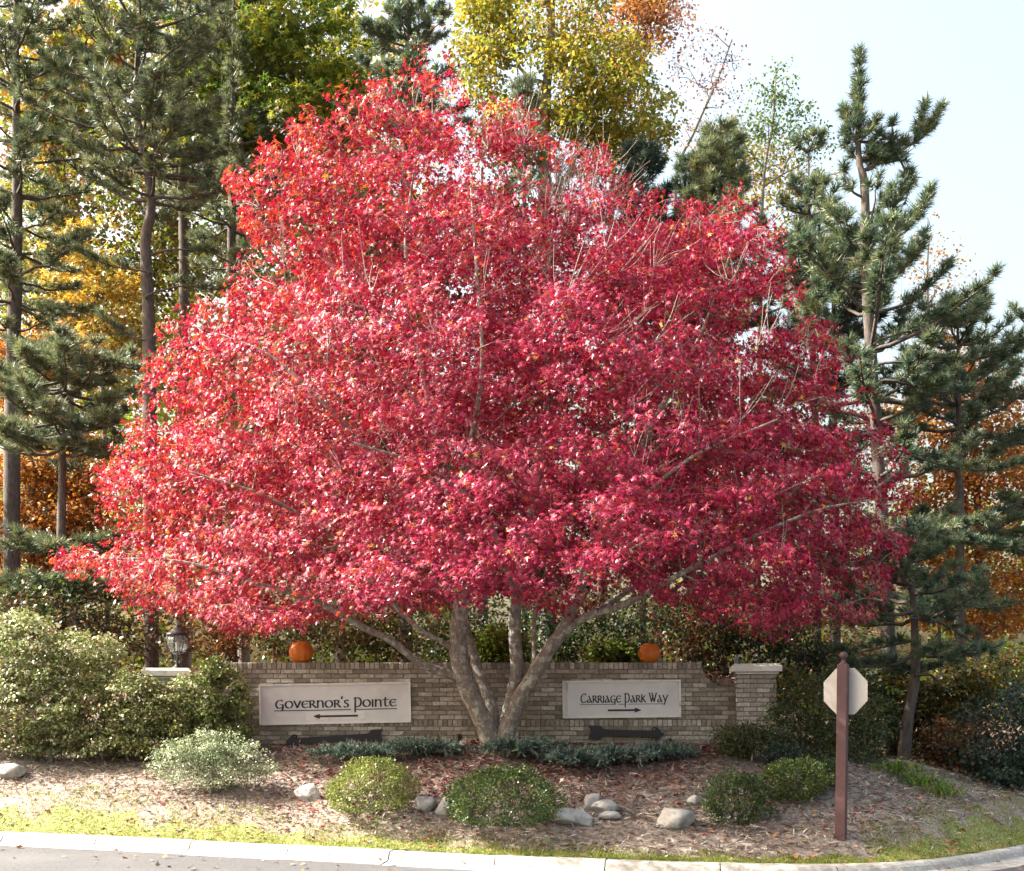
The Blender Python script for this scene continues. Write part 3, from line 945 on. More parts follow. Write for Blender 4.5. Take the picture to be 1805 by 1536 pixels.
# ------------------------------------------------------------------ leaves and twigs
STAR = np.array([[-0.22, 0.08, 0.02], [0.22, 0.08, 0.02], [0, 1.05, -0.14],
                 [-0.05, -0.12, 0], [0.02, 0.34, 0.03], [0.78, 0.66, -0.12],
                 [0.05, -0.12, 0], [-0.02, 0.34, 0.03], [-0.78, 0.66, -0.12],
                 [-0.88, -0.06, -0.10], [0.88, -0.06, -0.10], [0.0, 0.24, 0.02]], float)
STAR_F = np.arange(12).reshape(4, 3)
OVAL = np.array([[0, 0, 0], [0.34, 0.45, 0.09], [0, 1, -0.06], [-0.34, 0.45, 0.09]], float)
OVAL_F = np.array([[0, 1, 2, 3]])
LOBE = np.array([[0, 0, 0], [0.46, 0.34, 0.05], [0.16, 0.5, 0.0], [0, 1.0, -0.08], [-0.16, 0.5, 0.0], [-0.46, 0.34, 0.05]], float)
LOBE_F = np.array([[0, 1, 2, 3], [0, 3, 4, 5]])

def leaves(P, D, Nn, S, tmpl, tf, C):
    "leaf template at points P with stem direction D, normal Nn, size S; colour C per leaf"
    D = unit(D)
    B = unit(np.cross(D, Nn))
    Nn = np.cross(B, D)
    V = P[:, None] + S[:, None, None] * (tmpl[None, :, 0, None] * B[:, None] + tmpl[None, :, 1, None] * D[:, None] + tmpl[None, :, 2, None] * Nn[:, None])
    n, k = len(P), len(tmpl)
    Fc = (tf[None] + (np.arange(n) * k)[:, None, None]).reshape(-1, tf.shape[1])
    return V.reshape(-1, 3), Fc, np.repeat(C, k, axis=0)

def pick(pal, n, r, wts=None):
    pal = np.array(pal, float)
    C = pal[r.choice(len(pal), n, p=wts)]
    C = C * r.uniform(0.75, 1.25, (n, 1)) * r.uniform(0.93, 1.07, (n, 3))
    return np.clip(C, 0.002, 0.95)

def grow(P0, par0, targets, alpha, bend=0.12, r=rng, mid=1):
    "connects targets to the skeleton P0 by shortest way plus a share of the path length; returns nodes, parents, index of each target"
    n0 = len(P0)
    cap = n0 + len(targets) * (1 + mid)
    P = np.zeros((cap, 3)); P[:n0] = P0
    par = np.full(cap, -1); par[:n0] = par0
    pl = np.zeros(cap)
    for i in range(n0):
        if par[i] >= 0: pl[i] = pl[par[i]] + np.linalg.norm(P[i] - P[par[i]])
    root = P0[0]
    order = np.argsort(np.linalg.norm(targets - root, axis=1))
    n = n0
    idx = np.zeros(len(targets), int)
    for t in order:
        q = targets[t]
        d = np.linalg.norm(P[:n] - q, axis=1)
        up = np.clip(P[:n, 2] - q[2], 0, None)
        b = int(np.argmin(d + alpha * pl[:n] + 0.35 * up))
        db = d[b]
        if mid:
            m = (P[b] + q) / 2 + r.normal(size=3) * bend * db * 0.6 + np.array([0, 0, bend * db])
            P[n] = m; par[n] = b; pl[n] = pl[b] + db * 0.5; b = n; n += 1
        P[n] = q; par[n] = b; pl[n] = pl[b] + db * 0.5
        idx[t] = n; n += 1
    return P[:n], par[:n], idx

def chains(P, par, rtip, rroot, expo=0.5, fixed=None):
    n = len(P)
    cnt = np.ones(n)
    for i in range(n - 1, 0, -1):
        if par[i] >= 0: cnt[par[i]] += cnt[i]
    rad = rtip + (rroot - rtip) * (cnt / cnt[0]) ** expo
    if fixed is not None:
        rad[:len(fixed)] = fixed
        for i in range(len(fixed), n): rad[i] = min(rad[i], rad[par[i]] * 0.85)
    kids = [[] for _ in range(n)]
    for i in range(n):
        if par[i] >= 0: kids[par[i]].append(i)
    out = []
    stack = [(i, -1) for i in range(n) if par[i] < 0]
    while stack:
        i, frm = stack.pop()
        ch = [frm, i] if frm >= 0 else [i]
        while kids[ch[-1]]:
            ks = sorted(kids[ch[-1]], key=lambda k: -cnt[k])
            for k in ks[1:]: stack.append((k, ch[-1]))
            ch.append(ks[0])
        if len(ch) > 1: out.append(ch)
    return out, rad

def tubes(P, chs, rad, k=5):
    VV, FF, n = [], [], 0
    for ch in chs:
        R = rad[ch].copy()
        if len(ch) > 1: R[0] = min(R[0], R[1] * 1.35)
        V, Fc = sweep(P[ch], R, k)
        VV.append(V); FF.append(Fc + n); n += len(V)
    return np.concatenate(VV), np.concatenate(FF)

def spray(P, n_each, rad, thick, r, axis=None):
    "points of flat leaf sprays round each P"
    n = len(P)
    a = r.uniform(0, 2 * math.pi, (n, n_each))
    q = np.sqrt(r.uniform(0, 1, (n, n_each))) * rad
    off = np.stack([q * np.cos(a), q * np.sin(a), r.normal(size=(n, n_each)) * thick - 0.25 * q ** 2 / rad], -1)
    tl = r.normal(size=(n, 1, 2)) * 0.25
    off[..., 2] += off[..., 0] * tl[..., 0] + off[..., 1] * tl[..., 1]
    return (P[:, None] + off).reshape(-1, 3), off.reshape(-1, 3)

TRI = [0]
# ------------------------------------------------------------------ the red maple
def in_poly(x, y, poly):
    c = np.zeros(len(x), bool)
    n = len(poly)
    for i in range(n):
        x0, y0 = poly[i]; x1, y1 = poly[(i + 1) % n]
        hit = ((y0 > y) != (y1 > y)) & (x < (x1 - x0) * (y - y0) / (y1 - y0 + 1e-12) + x0)
        c ^= hit
    return c

OUT = [(105, 990), (160, 972), (225, 990), (215, 930), (200, 860), (185, 838), (250, 770), (290, 650), (310, 585), (350, 558), (430, 545), (418, 505), (478, 462), (445, 385),
       (425, 330), (472, 330), (474, 275), (522, 275), (540, 225), (600, 200), (675, 178), (700, 160), (745, 150), (790, 165), (815, 190), (895, 212), (940, 260), (975, 290), (1045, 285), (1105, 340),
       (1215, 385), (1285, 368), (1320, 410), (1368, 440), (1372, 510), (1420, 580), (1462, 618), (1440, 680), (1505, 725), (1555, 790), (1590, 880), (1580, 960), (1540, 1030), (1500, 1085), (1420, 1090),
       (1340, 1100), (1270, 1085), (1150, 1040), (1090, 1045), (1000, 1090), (960, 1060), (880, 1040), (800, 1060), (740, 1070), (620, 1070), (500, 1090), (410, 1104), (330, 1066), (245, 1055), (225, 1035), (190, 1008)]
TY = 15.0
mr = np.random.default_rng(11)
base = W(876, 1310, 15.2)
base[2] = float(ground_z(base[0], base[1])) - 0.03
maple = empty('maple_tree', base, 'large spreading red Japanese maple in front of the brick wall', 'tree')
LIMBS = [
 ([(868, 1316, 15.2, .15), (852, 1272, 15.15, .135), (832, 1230, 15.1, .13), (816, 1190, 15.05, .13), (808, 1145, 15.0, .125), (810, 1095, 14.95, .115), (816, 1010, 14.9, .10), (800, 900, 14.85, .085), (768, 760, 14.9, .065), (735, 600, 15, .045), (715, 440, 15, .028), (730, 300, 15, .015)]),
 ([(812, 1196, 15.05, .075), (780, 1184, 15.0, .062), (738, 1168, 14.9, .055), (690, 1130, 14.75, .05), (640, 1106, 14.55, .045), (560, 1062, 14.3, .037), (450, 1028, 14.0, .027), (320, 990, 13.8, .018), (180, 985, 13.7, .01)]),
 ([(806, 1150, 15.0, .05), (780, 1132, 14.9, .038), (738, 1108, 14.7, .034), (680, 1052, 14.4, .03), (600, 960, 14.0, .025), (480, 880, 13.6, .018), (330, 830, 13.4, .011)]),
 ([(874, 1310, 15.28, .10), (866, 1245, 15.38, .085), (848, 1195, 15.5, .075), (830, 1140, 15.6, .068), (806, 1060, 15.8, .06), (756, 930, 16.2, .05), (690, 780, 16.6, .035), (600, 640, 17, .022), (540, 480, 17, .013)]),
 ([(886, 1312, 15.25, .11), (899, 1245, 15.25, .10), (911, 1185, 15.25, .095), (907, 1115, 15.25, .088), (910, 1060, 15.25, .08), (922, 980, 15.3, .07), (945, 850, 15.4, .058), (965, 700, 15.5, .045), (960, 540, 15.5, .033), (975, 400, 15.5, .02), (985, 310, 15.5, .01)]),
 ([(886, 1314, 15.18, .13), (906, 1252, 15.12, .115), (938, 1195, 15.05, .108), (970, 1142, 15.0, .10), (992, 1112, 14.95, .09), (1014, 1060, 14.9, .075), (1046, 970, 14.85, .062), (1095, 860, 14.9, .05), (1160, 730, 15, .037), (1235, 590, 15, .023), (1290, 440, 15, .011)]),
 ([(986, 1118, 14.97, .075), (1036, 1086, 14.85, .058), (1100, 1066, 14.65, .048), (1200, 1012, 14.4, .038), (1320, 950, 14.1, .028), (1440, 900, 13.9, .018), (1545, 880, 13.8, .01)]),
 ([(944, 1178, 15.1, .04), (941, 1120, 15.1, .03), (948, 1060, 15.15, .028), (985, 950, 15.6, .025), (1060, 820, 16.2, .02), (1180, 700, 16.8, .014), (1300, 600, 17, .009)]),
 ([(813, 1030, 14.9, .06), (760, 940, 14.5, .048), (680, 830, 14.0, .038), (580, 720, 13.6, .028), (480, 630, 13.4, .018), (390, 590, 13.4, .01)]),
 ([(800, 900, 14.85, .05), (830, 780, 14.2, .04), (850, 640, 13.7, .03), (840, 480, 13.6, .02), (830, 330, 13.8, .011)]),
 ([(1014, 1060, 14.9, .05), (1060, 960, 14.3, .04), (1130, 880, 13.7, .03), (1230, 800, 13.2, .022), (1370, 740, 12.9, .012)]),
 ([(910, 1060, 15.25, .05), (880, 960, 14.5, .04), (830, 880, 13.7, .03), (740, 820, 13.0, .022), (620, 780, 12.5, .013)]),
 ([(1036, 1086, 14.85, .045), (1110, 1040, 15.4, .036), (1210, 950, 16.1, .028), (1330, 840, 16.6, .02), (1430, 740, 16.8, .012)]),
]
P0, par0, fx = [], [], []
for li, L in enumerate(LIMBS):
    C = catmull([list(W(a, b, y)) + [r] for a, b, y, r in L], 4)
    V, Fc = sweep(C[:, :3], C[:, 3] * (1 + 0.05 * np.sin(np.arange(len(C)) * 1.7 + li)), 12)
    mk('limb', V, Fc, M_bark_maple, maple, True)
    q = C[6:] if li < 8 else C
    for i, c in enumerate(q):
        P0.append(c[:3]); fx.append(max(c[3], 0.004))
        if i == 0:
            if li == 0: par0.append(-1)
            else:
                d = np.linalg.norm(np.array(P0[:-1]) - c[:3], axis=1); par0.append(int(d.argmin()))
        else: par0.append(len(P0) - 2)
P0 = np.array(P0)
# targets inside the outline, clumped
N = 60000
tx, ty = mr.uniform(100, 1600, N), mr.uniform(150, 1130, N)
ok = in_poly(tx, ty, OUT)
tx, ty = tx[ok], ty[ok]
# distance to the row's edges sets how deep the crown is there
rows = np.arange(150, 1131, 10)
xs_ = np.arange(90, 1610, 10)
gx_, gy_ = np.meshgrid(xs_, rows + 0.5)
ins = in_poly(gx_.ravel().astype(float), gy_.ravel(), OUT).reshape(gx_.shape)
xl = np.where(ins.any(1), xs_[ins.argmax(1)], 800)
xr_ = np.where(ins.any(1), xs_[len(xs_) - 1 - ins[:, ::-1].argmax(1)], 800)
a_, b_ = np.interp(ty, rows, xl), np.interp(ty, rows, xr_)
hw = (b_ - a_) / 2
tt = (tx - (a_ + b_) / 2) / np.maximum(hw, 1)
dep = np.clip(hw / 700, 0.2, 1.0) * 3.9 * np.sqrt(np.clip(1 - tt ** 2, 0.02, 1))
u = mr.uniform(-1, 1, len(tx))
u = np.sign(u) * np.abs(u) ** 0.75
Yt = TY + 0.2 + dep * u
T = np.stack([(tx - CX) * Yt / F, Yt, CAMZ + (HZ - ty) * Yt / F], -1)
clump = 0.8 * wobble(T * np.array([1, 1, 1.5]), 1.5, 21) + 0.65 * wobble(T * np.array([1, 1, 1.3]), 3.4, 22)
keep = mr.uniform(0, 1, len(T)) < np.clip(0.42 + 0.95 * clump, 0.015, 1)
bare = np.exp(-(((tx - 985) / 75) ** 2 + ((ty - 345) / 75) ** 2)) * 0.6
keep &= mr.uniform(0, 1, len(T)) > bare
# hollow under the crown where the trunks show
low = ((ty > 1000) & (np.abs(tx - 930) < 330) & (mr.uniform(0, 1, len(T)) < 0.4)) | ((ty > 950) & (tx > 1020) & (tx < 1330) & (mr.uniform(0, 1, len(T)) < 0.35))
keep &= ~low
T, tx, ty = T[keep], tx[keep], ty[keep]
cand_ = mr.permutation(len(T))
bc = []
grid_ = {}
for c_ in cand_:                              # bough centres kept apart, so that gaps stay between the boughs
    q_ = T[c_] * np.array([1, 1, 1.7])
    key = tuple(np.floor(q_ / 0.72).astype(int))
    near = [b_ for dx in (-1, 0, 1) for dy in (-1, 0, 1) for dz in (-1, 0, 1) for b_ in grid_.get((key[0] + dx, key[1] + dy, key[2] + dz), [])]
    if all(np.sum((q_ - b_) ** 2) > 0.72 ** 2 for b_ in near):
        grid_.setdefault(key, []).append(q_); bc.append(c_)
    if len(bc) >= 600: break
BC = T[bc]
n_b = 8
ax_ = mr.normal(size=(len(BC), n_b, 3)) * np.array([0.27, 0.27, 0.07])
oc_ = unit(BC - np.array([-0.3, TY + 0.4, 3.0]))
ax_[..., 2] += -0.22 * np.linalg.norm(ax_[..., :2], axis=-1) + 0.35 * (ax_[..., 0] * mr.normal(size=(len(BC), 1)) + ax_[..., 1] * mr.normal(size=(len(BC), 1))) * 0.6
T = (BC[:, None] + ax_).reshape(-1, 3)
T = T[in_poly(CX + T[:, 0] * F / T[:, 1], HZ - (T[:, 2] - CAMZ) * F / T[:, 1], OUT)]
print('BOUGHS', len(BC))
P, par, ti = grow(P0, np.array(par0), T, 0.25, 0.10, mr)
# a few bare shoots above the top and in the sparse patch
chs, rad = chains(P, par, 0.0055, 0.05, 0.5, fixed=np.array(fx))
chs = [c for c in chs if max(c) >= len(P0)]
chs2 = []
for c in chs:
    f = next(i for i, v in enumerate(c) if v >= len(P0))
    chs2.append(c[max(f - 1, 0):])
V, Fc = tubes(P, [c for c in chs2 if len(c) > 1], rad, 4)
mk('branches', V, Fc, M_twig, maple, True, kind='stuff')
n_each = int(185000 / len(T))
PL, off = spray(T, n_each, 0.22, 0.05, mr)
# shoots that stick out of the outline
Ob = np.array(OUT + OUT[:1], float)
Ls = np.r_[0, np.cumsum(np.linalg.norm(np.diff(Ob, axis=0), axis=1))]
sb = mr.uniform(0, Ls[-1], 640)
ox, oy = np.interp(sb, Ls, Ob[:, 0]), np.interp(sb, Ls, Ob[:, 1])
cxy = np.array([860.0, 800.0])
od = unit(np.c_[ox - cxy[0], oy - cxy[1]])
oo = mr.uniform(-5, 26, len(ox)) + (mr.uniform(0, 1, len(ox)) < 0.15) * mr.uniform(0, 26, len(ox))
ex = np.c_[ox + od[:, 0] * oo, oy + od[:, 1] * oo - mr.uniform(0, 10, len(ox))]
ex = np.r_[ex, [(742, 82), (748, 105), (738, 130), (797, 95), (790, 125), (722, 112), (700, 140), (770, 140), (915, 175), (935, 210), (400, 322), (405, 310), (1480, 612), (1495, 632), (1400, 585)]]
ex = ex[(ex[:, 1] < 1040) | (np.abs(ex[:, 0] - 900) > 250)]
Ye = TY + mr.normal(size=len(ex)) * 0.6
E = np.stack([(ex[:, 0] - CX) * Ye / F, Ye, CAMZ + (HZ - ex[:, 1]) * Ye / F], -1)
tw, tf_, tn_ = [], [], 0
for e in E:
    k_ = int(np.argmin(np.linalg.norm(P - e, axis=1)))
    if np.linalg.norm(P[k_] - e) > 0.55: continue
    m_ = (P[k_] + e) / 2 + mr.normal(size=3) * 0.04 + np.array([0, 0, 0.03])
    v_, f_ = sweep(catmull([P[k_], m_, e], 3), np.linspace(0.006, 0.0025, 7), 4)
    tw.append(v_); tf_.append(f_ + tn_); tn_ += len(v_)
# bare grey twigs in the thin patch right of the top and scattered through the crown
for q_ in range(150):
    if q_ < 70: a_px, a_py, a_Y = 985 + mr.normal() * 60, 360 + mr.normal() * 55, 15.0 + mr.normal() * 0.5
    else: a_px, a_py, a_Y = mr.uniform(450, 1400), mr.uniform(400, 1020), mr.uniform(12.6, 14.2)
    st_ = W(a_px, a_py, a_Y)
    st_ = P[int(np.argmin(np.linalg.norm(P - st_, axis=1)))]
    d_ = unit(np.array([mr.normal() * 0.5 + 0.25 * np.sign(a_px - 900), -0.25 + mr.normal() * 0.3, 0.8 + 0.3 * mr.normal()]))
    for f2 in range(3):
        l_ = mr.uniform(0.35, 0.8)
        d2 = unit(d_ + mr.normal(size=3) * 0.35)
        pts = [st_, st_ + d2 * l_ * 0.5 + mr.normal(size=3) * 0.03, st_ + d2 * l_ + np.array([0, 0, 0.05])]
        v_, f_ = sweep(catmull(pts, 3), np.linspace(0.007, 0.003, 7), 4)
        tw.append(v_); tf_.append(f_ + tn_); tn_ += len(v_)
mk('shoots', np.concatenate(tw), np.concatenate(tf_), M_twig, maple, True, kind='stuff')
PE, offE = spray(E, 13, 0.12, 0.05, mr)
PL, off = np.r_[PL, PE], np.r_[off, offE * 2]
PL = PL + mr.normal(size=PL.shape) * 0.015
out_ = unit(PL - np.array([-0.3, TY + 0.8, 3.2]))
D = np.c_[off[:, :2] * 2.0 + out_[:, :2] * 0.3 + mr.normal(size=(len(off), 2)) * 0.3, mr.normal(size=len(off)) * 0.25 - 0.45]
Nn = out_ * np.array([0.75, 0.75, 0.3]) + np.array([0, 0, 0.6]) + mr.normal(size=(len(off), 3)) * 0.42
S = 0.03 + 0.045 * mr.beta(1.6, 2.0, len(PL))
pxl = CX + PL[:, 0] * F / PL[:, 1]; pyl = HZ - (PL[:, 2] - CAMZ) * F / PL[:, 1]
orange = np.clip(0.05 + 0.20 * sstep(900, 250, pxl) + 0.12 * sstep(600, 200, pyl), 0, 0.4)  # more orange towards left and top: sun glow painted in, partly real tint
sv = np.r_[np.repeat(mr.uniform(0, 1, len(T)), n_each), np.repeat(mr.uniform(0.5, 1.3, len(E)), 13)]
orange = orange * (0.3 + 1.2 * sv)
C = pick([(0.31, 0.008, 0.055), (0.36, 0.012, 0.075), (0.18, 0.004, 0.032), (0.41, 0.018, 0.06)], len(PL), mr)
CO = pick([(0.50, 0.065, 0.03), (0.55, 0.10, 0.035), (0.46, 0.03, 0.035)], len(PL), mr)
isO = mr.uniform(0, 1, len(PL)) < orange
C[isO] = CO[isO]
yel = mr.uniform(0, 1, len(PL)) < 0.006
C[yel] = np.array([0.6, 0.34, 0.06])
V, Fc, C = leaves(PL, D, Nn, S, STAR, STAR_F, C)
mk('crown', V, Fc, M_maple, maple, colr=C, kind='stuff')
TRI[0] += len(Fc)

# ------------------------------------------------------------------ broadleaf trees of the wood
def broadleaf(name, label, trunk, blobs, palette, leaf=0.1, per=40, srad=0.4, rtrunk=0.16, depth=0.75, seed=0, tmpl='oval', wts=None, mat=None, bark=None, cat='tree', group='trees of the wood behind the wall', twig=0.004, upright=0.6, crown_name='crown', base_z=None):
    r = np.random.default_rng(seed + 500)
    TP = np.array([W(a, b, y) for a, b, y in trunk])
    g = float(ground_z(TP[0, 0], TP[0, 1])) - 0.05
    if base_z is None: TP[0, 2] = min(TP[0, 2], g) if TP[0, 2] < g else g
    TP = catmull(TP, 5)
    o = empty(name, TP[0], label, cat, group)
    T = []
    for (cx, cy, rx, ry, n, Y) in blobs:
        a, q = r.uniform(0, 2 * math.pi, n), np.sqrt(r.uniform(0, 1, n))
        px, py = cx + rx * q * np.cos(a), cy + ry * q * np.sin(a)
        dr = depth * min(rx, ry * 1.3) * Y / F
        yy = Y + dr * np.clip(r.normal(size=n) * 0.5, -1, 1)
        T.append(np.stack([(px - CX) * yy / F, yy, CAMZ + (HZ - py) * yy / F], -1))
    T = np.concatenate(T)
    par0 = np.arange(len(TP)) - 1
    P, par, ti = grow(TP, par0, T, 0.3, 0.1, r)
    fx_ = np.linspace(rtrunk, max(rtrunk * 0.25, 0.01), len(TP))
    chs, rad = chains(P, par, twig, rtrunk * 0.6, 0.5, fixed=fx_)
    V, Fc = sweep(TP, fx_ * (1 + 0.04 * r.normal(size=len(TP))), 10)
    mk('trunk', V, Fc, bark or M_bark_grey, o, True)
    ch2 = []
    for c in chs:
        f = next((i for i, v in enumerate(c) if v >= len(TP)), None)
        if f is None: continue
        ch2.append(c[max(f - 1, 0):])
    V, Fc = tubes(P, [c for c in ch2 if len(c) > 1], rad, 4)
    mk('branches', V, Fc, bark or M_bark_grey, o, True, kind='stuff')
    if per:
        PL, off = spray(T, per, srad, srad * 0.22, r)
        n = len(PL)
        D = np.c_[off[:, :2] / srad * 0.6 + r.normal(size=(n, 2)) * 0.5, r.normal(size=n) * 0.4 - 0.35]
        Nn = np.c_[r.normal(size=(n, 2)) * upright, np.ones(n)]
        C = pick(palette, n, r, wts)
        Cs = np.repeat(pick(palette, len(T), r, wts), per, axis=0)
        same = r.uniform(0, 1, n) < 0.55
        C[same] = Cs[same]
        sb = np.repeat(r.uniform(0.8, 1.2, (len(T), 1)), per, axis=0)
        t_, f_ = {'oval': (OVAL, OVAL_F), 'lobe': (LOBE, LOBE_F), 'star': (STAR, STAR_F)}[tmpl]
        V, Fc, C = leaves(PL, D, Nn, r.uniform(0.7, 1.2, n) * leaf, t_, f_, C * sb)
        mk(crown_name, V, Fc, mat or M_leaf, o, colr=C, kind='stuff')
        TRI[0] += len(Fc) * (Fc.shape[1] - 2)
    return o

YG = [(0.20, 0.24, 0.03), (0.30, 0.30, 0.035), (0.13, 0.18, 0.03), (0.38, 0.34, 0.05)]
GREEN = [(0.10, 0.17, 0.03), (0.16, 0.22, 0.035), (0.07, 0.13, 0.03), (0.26, 0.27, 0.04)]
GOLD = [(0.50, 0.30, 0.04), (0.55, 0.24, 0.03), (0.42, 0.16, 0.03), (0.30, 0.25, 0.04)]
ORANGE = [(0.42, 0.15, 0.03), (0.34, 0.10, 0.03), (0.50, 0.22, 0.04), (0.24, 0.08, 0.03)]
RUST = [(0.26, 0.09, 0.035), (0.34, 0.14, 0.05), (0.18, 0.07, 0.035), (0.38, 0.22, 0.06)]
BROWN = [(0.16, 0.085, 0.04), (0.24, 0.14, 0.07), (0.10, 0.06, 0.035), (0.15, 0.14, 0.04)]
PURP = [(0.24, 0.11, 0.12), (0.18, 0.08, 0.09), (0.32, 0.18, 0.14)]
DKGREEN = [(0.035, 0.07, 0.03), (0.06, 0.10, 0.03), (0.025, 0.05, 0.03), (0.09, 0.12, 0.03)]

broadleaf('yellow_green_tree', 'tall yellow green tree with forked grey trunk above the maple top', [(965, 1150, 25), (962, 700, 25), (960, 350, 25), (962, 180, 25), (972, 40, 25), (960, -160, 25)],
          [(960, 120, 150, 150, 150, 25), (1090, 200, 100, 80, 90, 25), (860, 60, 60, 80, 50, 25), (960, -60, 150, 80, 60, 25), (1060, 110, 90, 60, 50, 24.5), (900, 250, 70, 50, 35, 25), (1080, 270, 70, 40, 25, 25)],
          YG + [(0.40, 0.31, 0.05), (0.30, 0.20, 0.04)], 0.11, 55, 0.42, 0.22, seed=1, tmpl='oval')
broadleaf('orange_brown_tree', 'orange brown leaved tree top right of the yellow green tree', [(1060, 1150, 28), (1070, 600, 28), (1085, 200, 28), (1100, 0, 28)],
          [(1110, 50, 75, 55, 60, 28), (1150, 0, 60, 50, 30, 28)], RUST + [(0.45, 0.24, 0.07)], 0.11, 45, 0.42, 0.13, seed=2)
broadleaf('sweetgum_tree', 'bright green sweetgum with star leaves at the upper left', [(430, 1150, 26), (428, 600, 26), (425, 300, 26), (440, 60, 26), (450, -150, 26)],
          [(520, 90, 120, 110, 110, 25.5), (400, 90, 110, 90, 60, 26), (590, 160, 60, 50, 40, 25), (480, -60, 160, 70, 50, 26), (330, 180, 80, 60, 40, 26), (400, 230, 90, 50, 40, 26), (560, 270, 90, 80, 60, 26.5), (470, 330, 70, 70, 35, 26.5)],
          GREEN + YG[:2], 0.14, 40, 0.45, 0.16, seed=3, tmpl='star')
broadleaf('golden_tree', 'golden leaved young tree between the left pine trunks', [(190, 1150, 27), (185, 800, 27), (175, 600, 27), (170, 480, 27)],
          [(170, 530, 75, 90, 75, 27), (210, 610, 60, 50, 35, 27), (110, 500, 40, 60, 20, 27), (150, 420, 60, 40, 12, 27)], GOLD[:1] + [(0.6, 0.44, 0.12), (0.45, 0.36, 0.09), (0.3, 0.28, 0.06)], 0.13, 24, 0.42, 0.09, seed=4, tmpl='star')
broadleaf('orange_tree', 'tall tree with orange foliage patches behind the left pines', [(125, 1150, 30), (118, 800, 30), (108, 560, 30), (105, 300, 30), (120, 100, 30), (130, -100, 30)],
          [(140, 110, 75, 60, 70, 30), (80, 180, 60, 50, 35, 30), (95, 230, 60, 40, 30, 30), (180, 40, 90, 60, 40, 30), (90, 330, 50, 40, 15, 30)], ORANGE[:1] + GOLD[:2] + YG + GREEN[:1], 0.14, 36, 0.45, 0.28, seed=5, tmpl='star')
broadleaf('rust_tree', 'rust and amber leaved tree low at the left picture edge', [(60, 1150, 24), (55, 950, 24), (60, 750, 24), (70, 600, 24)],
          [(60, 620, 90, 60, 70, 24), (70, 860, 110, 80, 150, 24), (40, 960, 80, 70, 80, 24), (160, 830, 60, 70, 45, 24.5), (150, 940, 70, 60, 50, 24), (10, 720, 40, 60, 20, 24)], RUST + GOLD[1:3] + [(0.5, 0.3, 0.07)], 0.12, 42, 0.42, 0.12, seed=6, tmpl='oval')
broadleaf('bare_purple_tree', 'nearly bare tree with sparse purple leaves against the sky', [(1215, 1150, 27), (1205, 600, 27), (1190, 330, 27), (1225, 230, 27), (1265, 140, 27), (1290, 70, 27)],
          [(1240, 110, 70, 60, 40, 27), (1270, 190, 50, 50, 22, 27), (1200, 50, 40, 60, 22, 27), (1220, 240, 50, 40, 14, 27)], PURP, 0.085, 10, 0.35, 0.07, seed=7, twig=0.006)
broadleaf('sparse_green_tree', 'thin tree with small dark green leaves right of the bare branches', [(1335, 1150, 26), (1340, 600, 26), (1345, 330, 26), (1362, 220, 26), (1368, 130, 26)],
          [(1362, 150, 30, 40, 22, 26), (1380, 200, 55, 40, 34, 26), (1360, 250, 80, 40, 34, 26), (1430, 260, 40, 40, 12, 26), (1320, 230, 40, 30, 12, 26)], GREEN[:3] + [(0.10, 0.13, 0.06)], 0.09, 16, 0.3, 0.06, seed=8, twig=0.005)
broadleaf('pale_gold_tree', 'pale yellow leaved tree between the small pines at right', [(1330, 1150, 28), (1335, 700, 28), (1340, 420, 28), (1345, 290, 28)],
          [(1330, 310, 90, 60, 70, 28), (1420, 360, 70, 70, 50, 28), (1290, 250, 50, 40, 22, 28), (1440, 480, 60, 80, 40, 28)], GOLD[:1] + YG[1:] + [(0.4, 0.28, 0.12)], 0.10, 28, 0.4, 0.08, seed=9)
broadleaf('thin_autumn_sapling', 'thin sapling with scattered gold leaves against white sky right of the pine', [(1660, 1300, 25), (1650, 900, 25), (1640, 650, 25), (1635, 480, 25), (1640, 400, 25)],
          [(1630, 440, 45, 60, 24, 25), (1670, 500, 45, 60, 22, 25), (1620, 520, 40, 50, 20, 25)], GOLD[:2] + PURP[:1], 0.085, 10, 0.35, 0.045, seed=10, twig=0.004)
broadleaf('amber_tree', 'amber leaved tree behind the pine boughs at the right edge', [(1720, 1300, 24), (1725, 1000, 24), (1720, 800, 24), (1715, 640, 24)],
          [(1690, 720, 110, 70, 110, 24), (1760, 860, 90, 90, 120, 24), (1650, 860, 60, 60, 50, 24), (1740, 1040, 100, 90, 140, 24), (1640, 1020, 50, 80, 60, 24), (1680, 640, 60, 50, 30, 24), (1560, 760, 60, 60, 30, 25)],
          GOLD[1:3] + RUST[1:2] + ORANGE[:2] + [(0.40, 0.25, 0.05)], 0.11, 42, 0.42, 0.13, seed=11, tmpl='oval')
broadleaf('low_yellow_tree', 'low yellow green tree spreading right of the octagonal sign', [(1680, 1350, 18), (1668, 1280, 18), (1660, 1220, 18), (1640, 1190, 18)],
          [(1570, 1215, 55, 28, 40, 18), (1690, 1230, 60, 40, 60, 18), (1720, 1200, 60, 35, 40, 18), (1640, 1250, 50, 30, 30, 18), (1770, 1170, 50, 40, 30, 18.5)], [(0.15, 0.13, 0.02), (0.20, 0.12, 0.02), (0.08, 0.08, 0.02), (0.05, 0.06, 0.02)], 0.085, 24, 0.28, 0.04, seed=12)

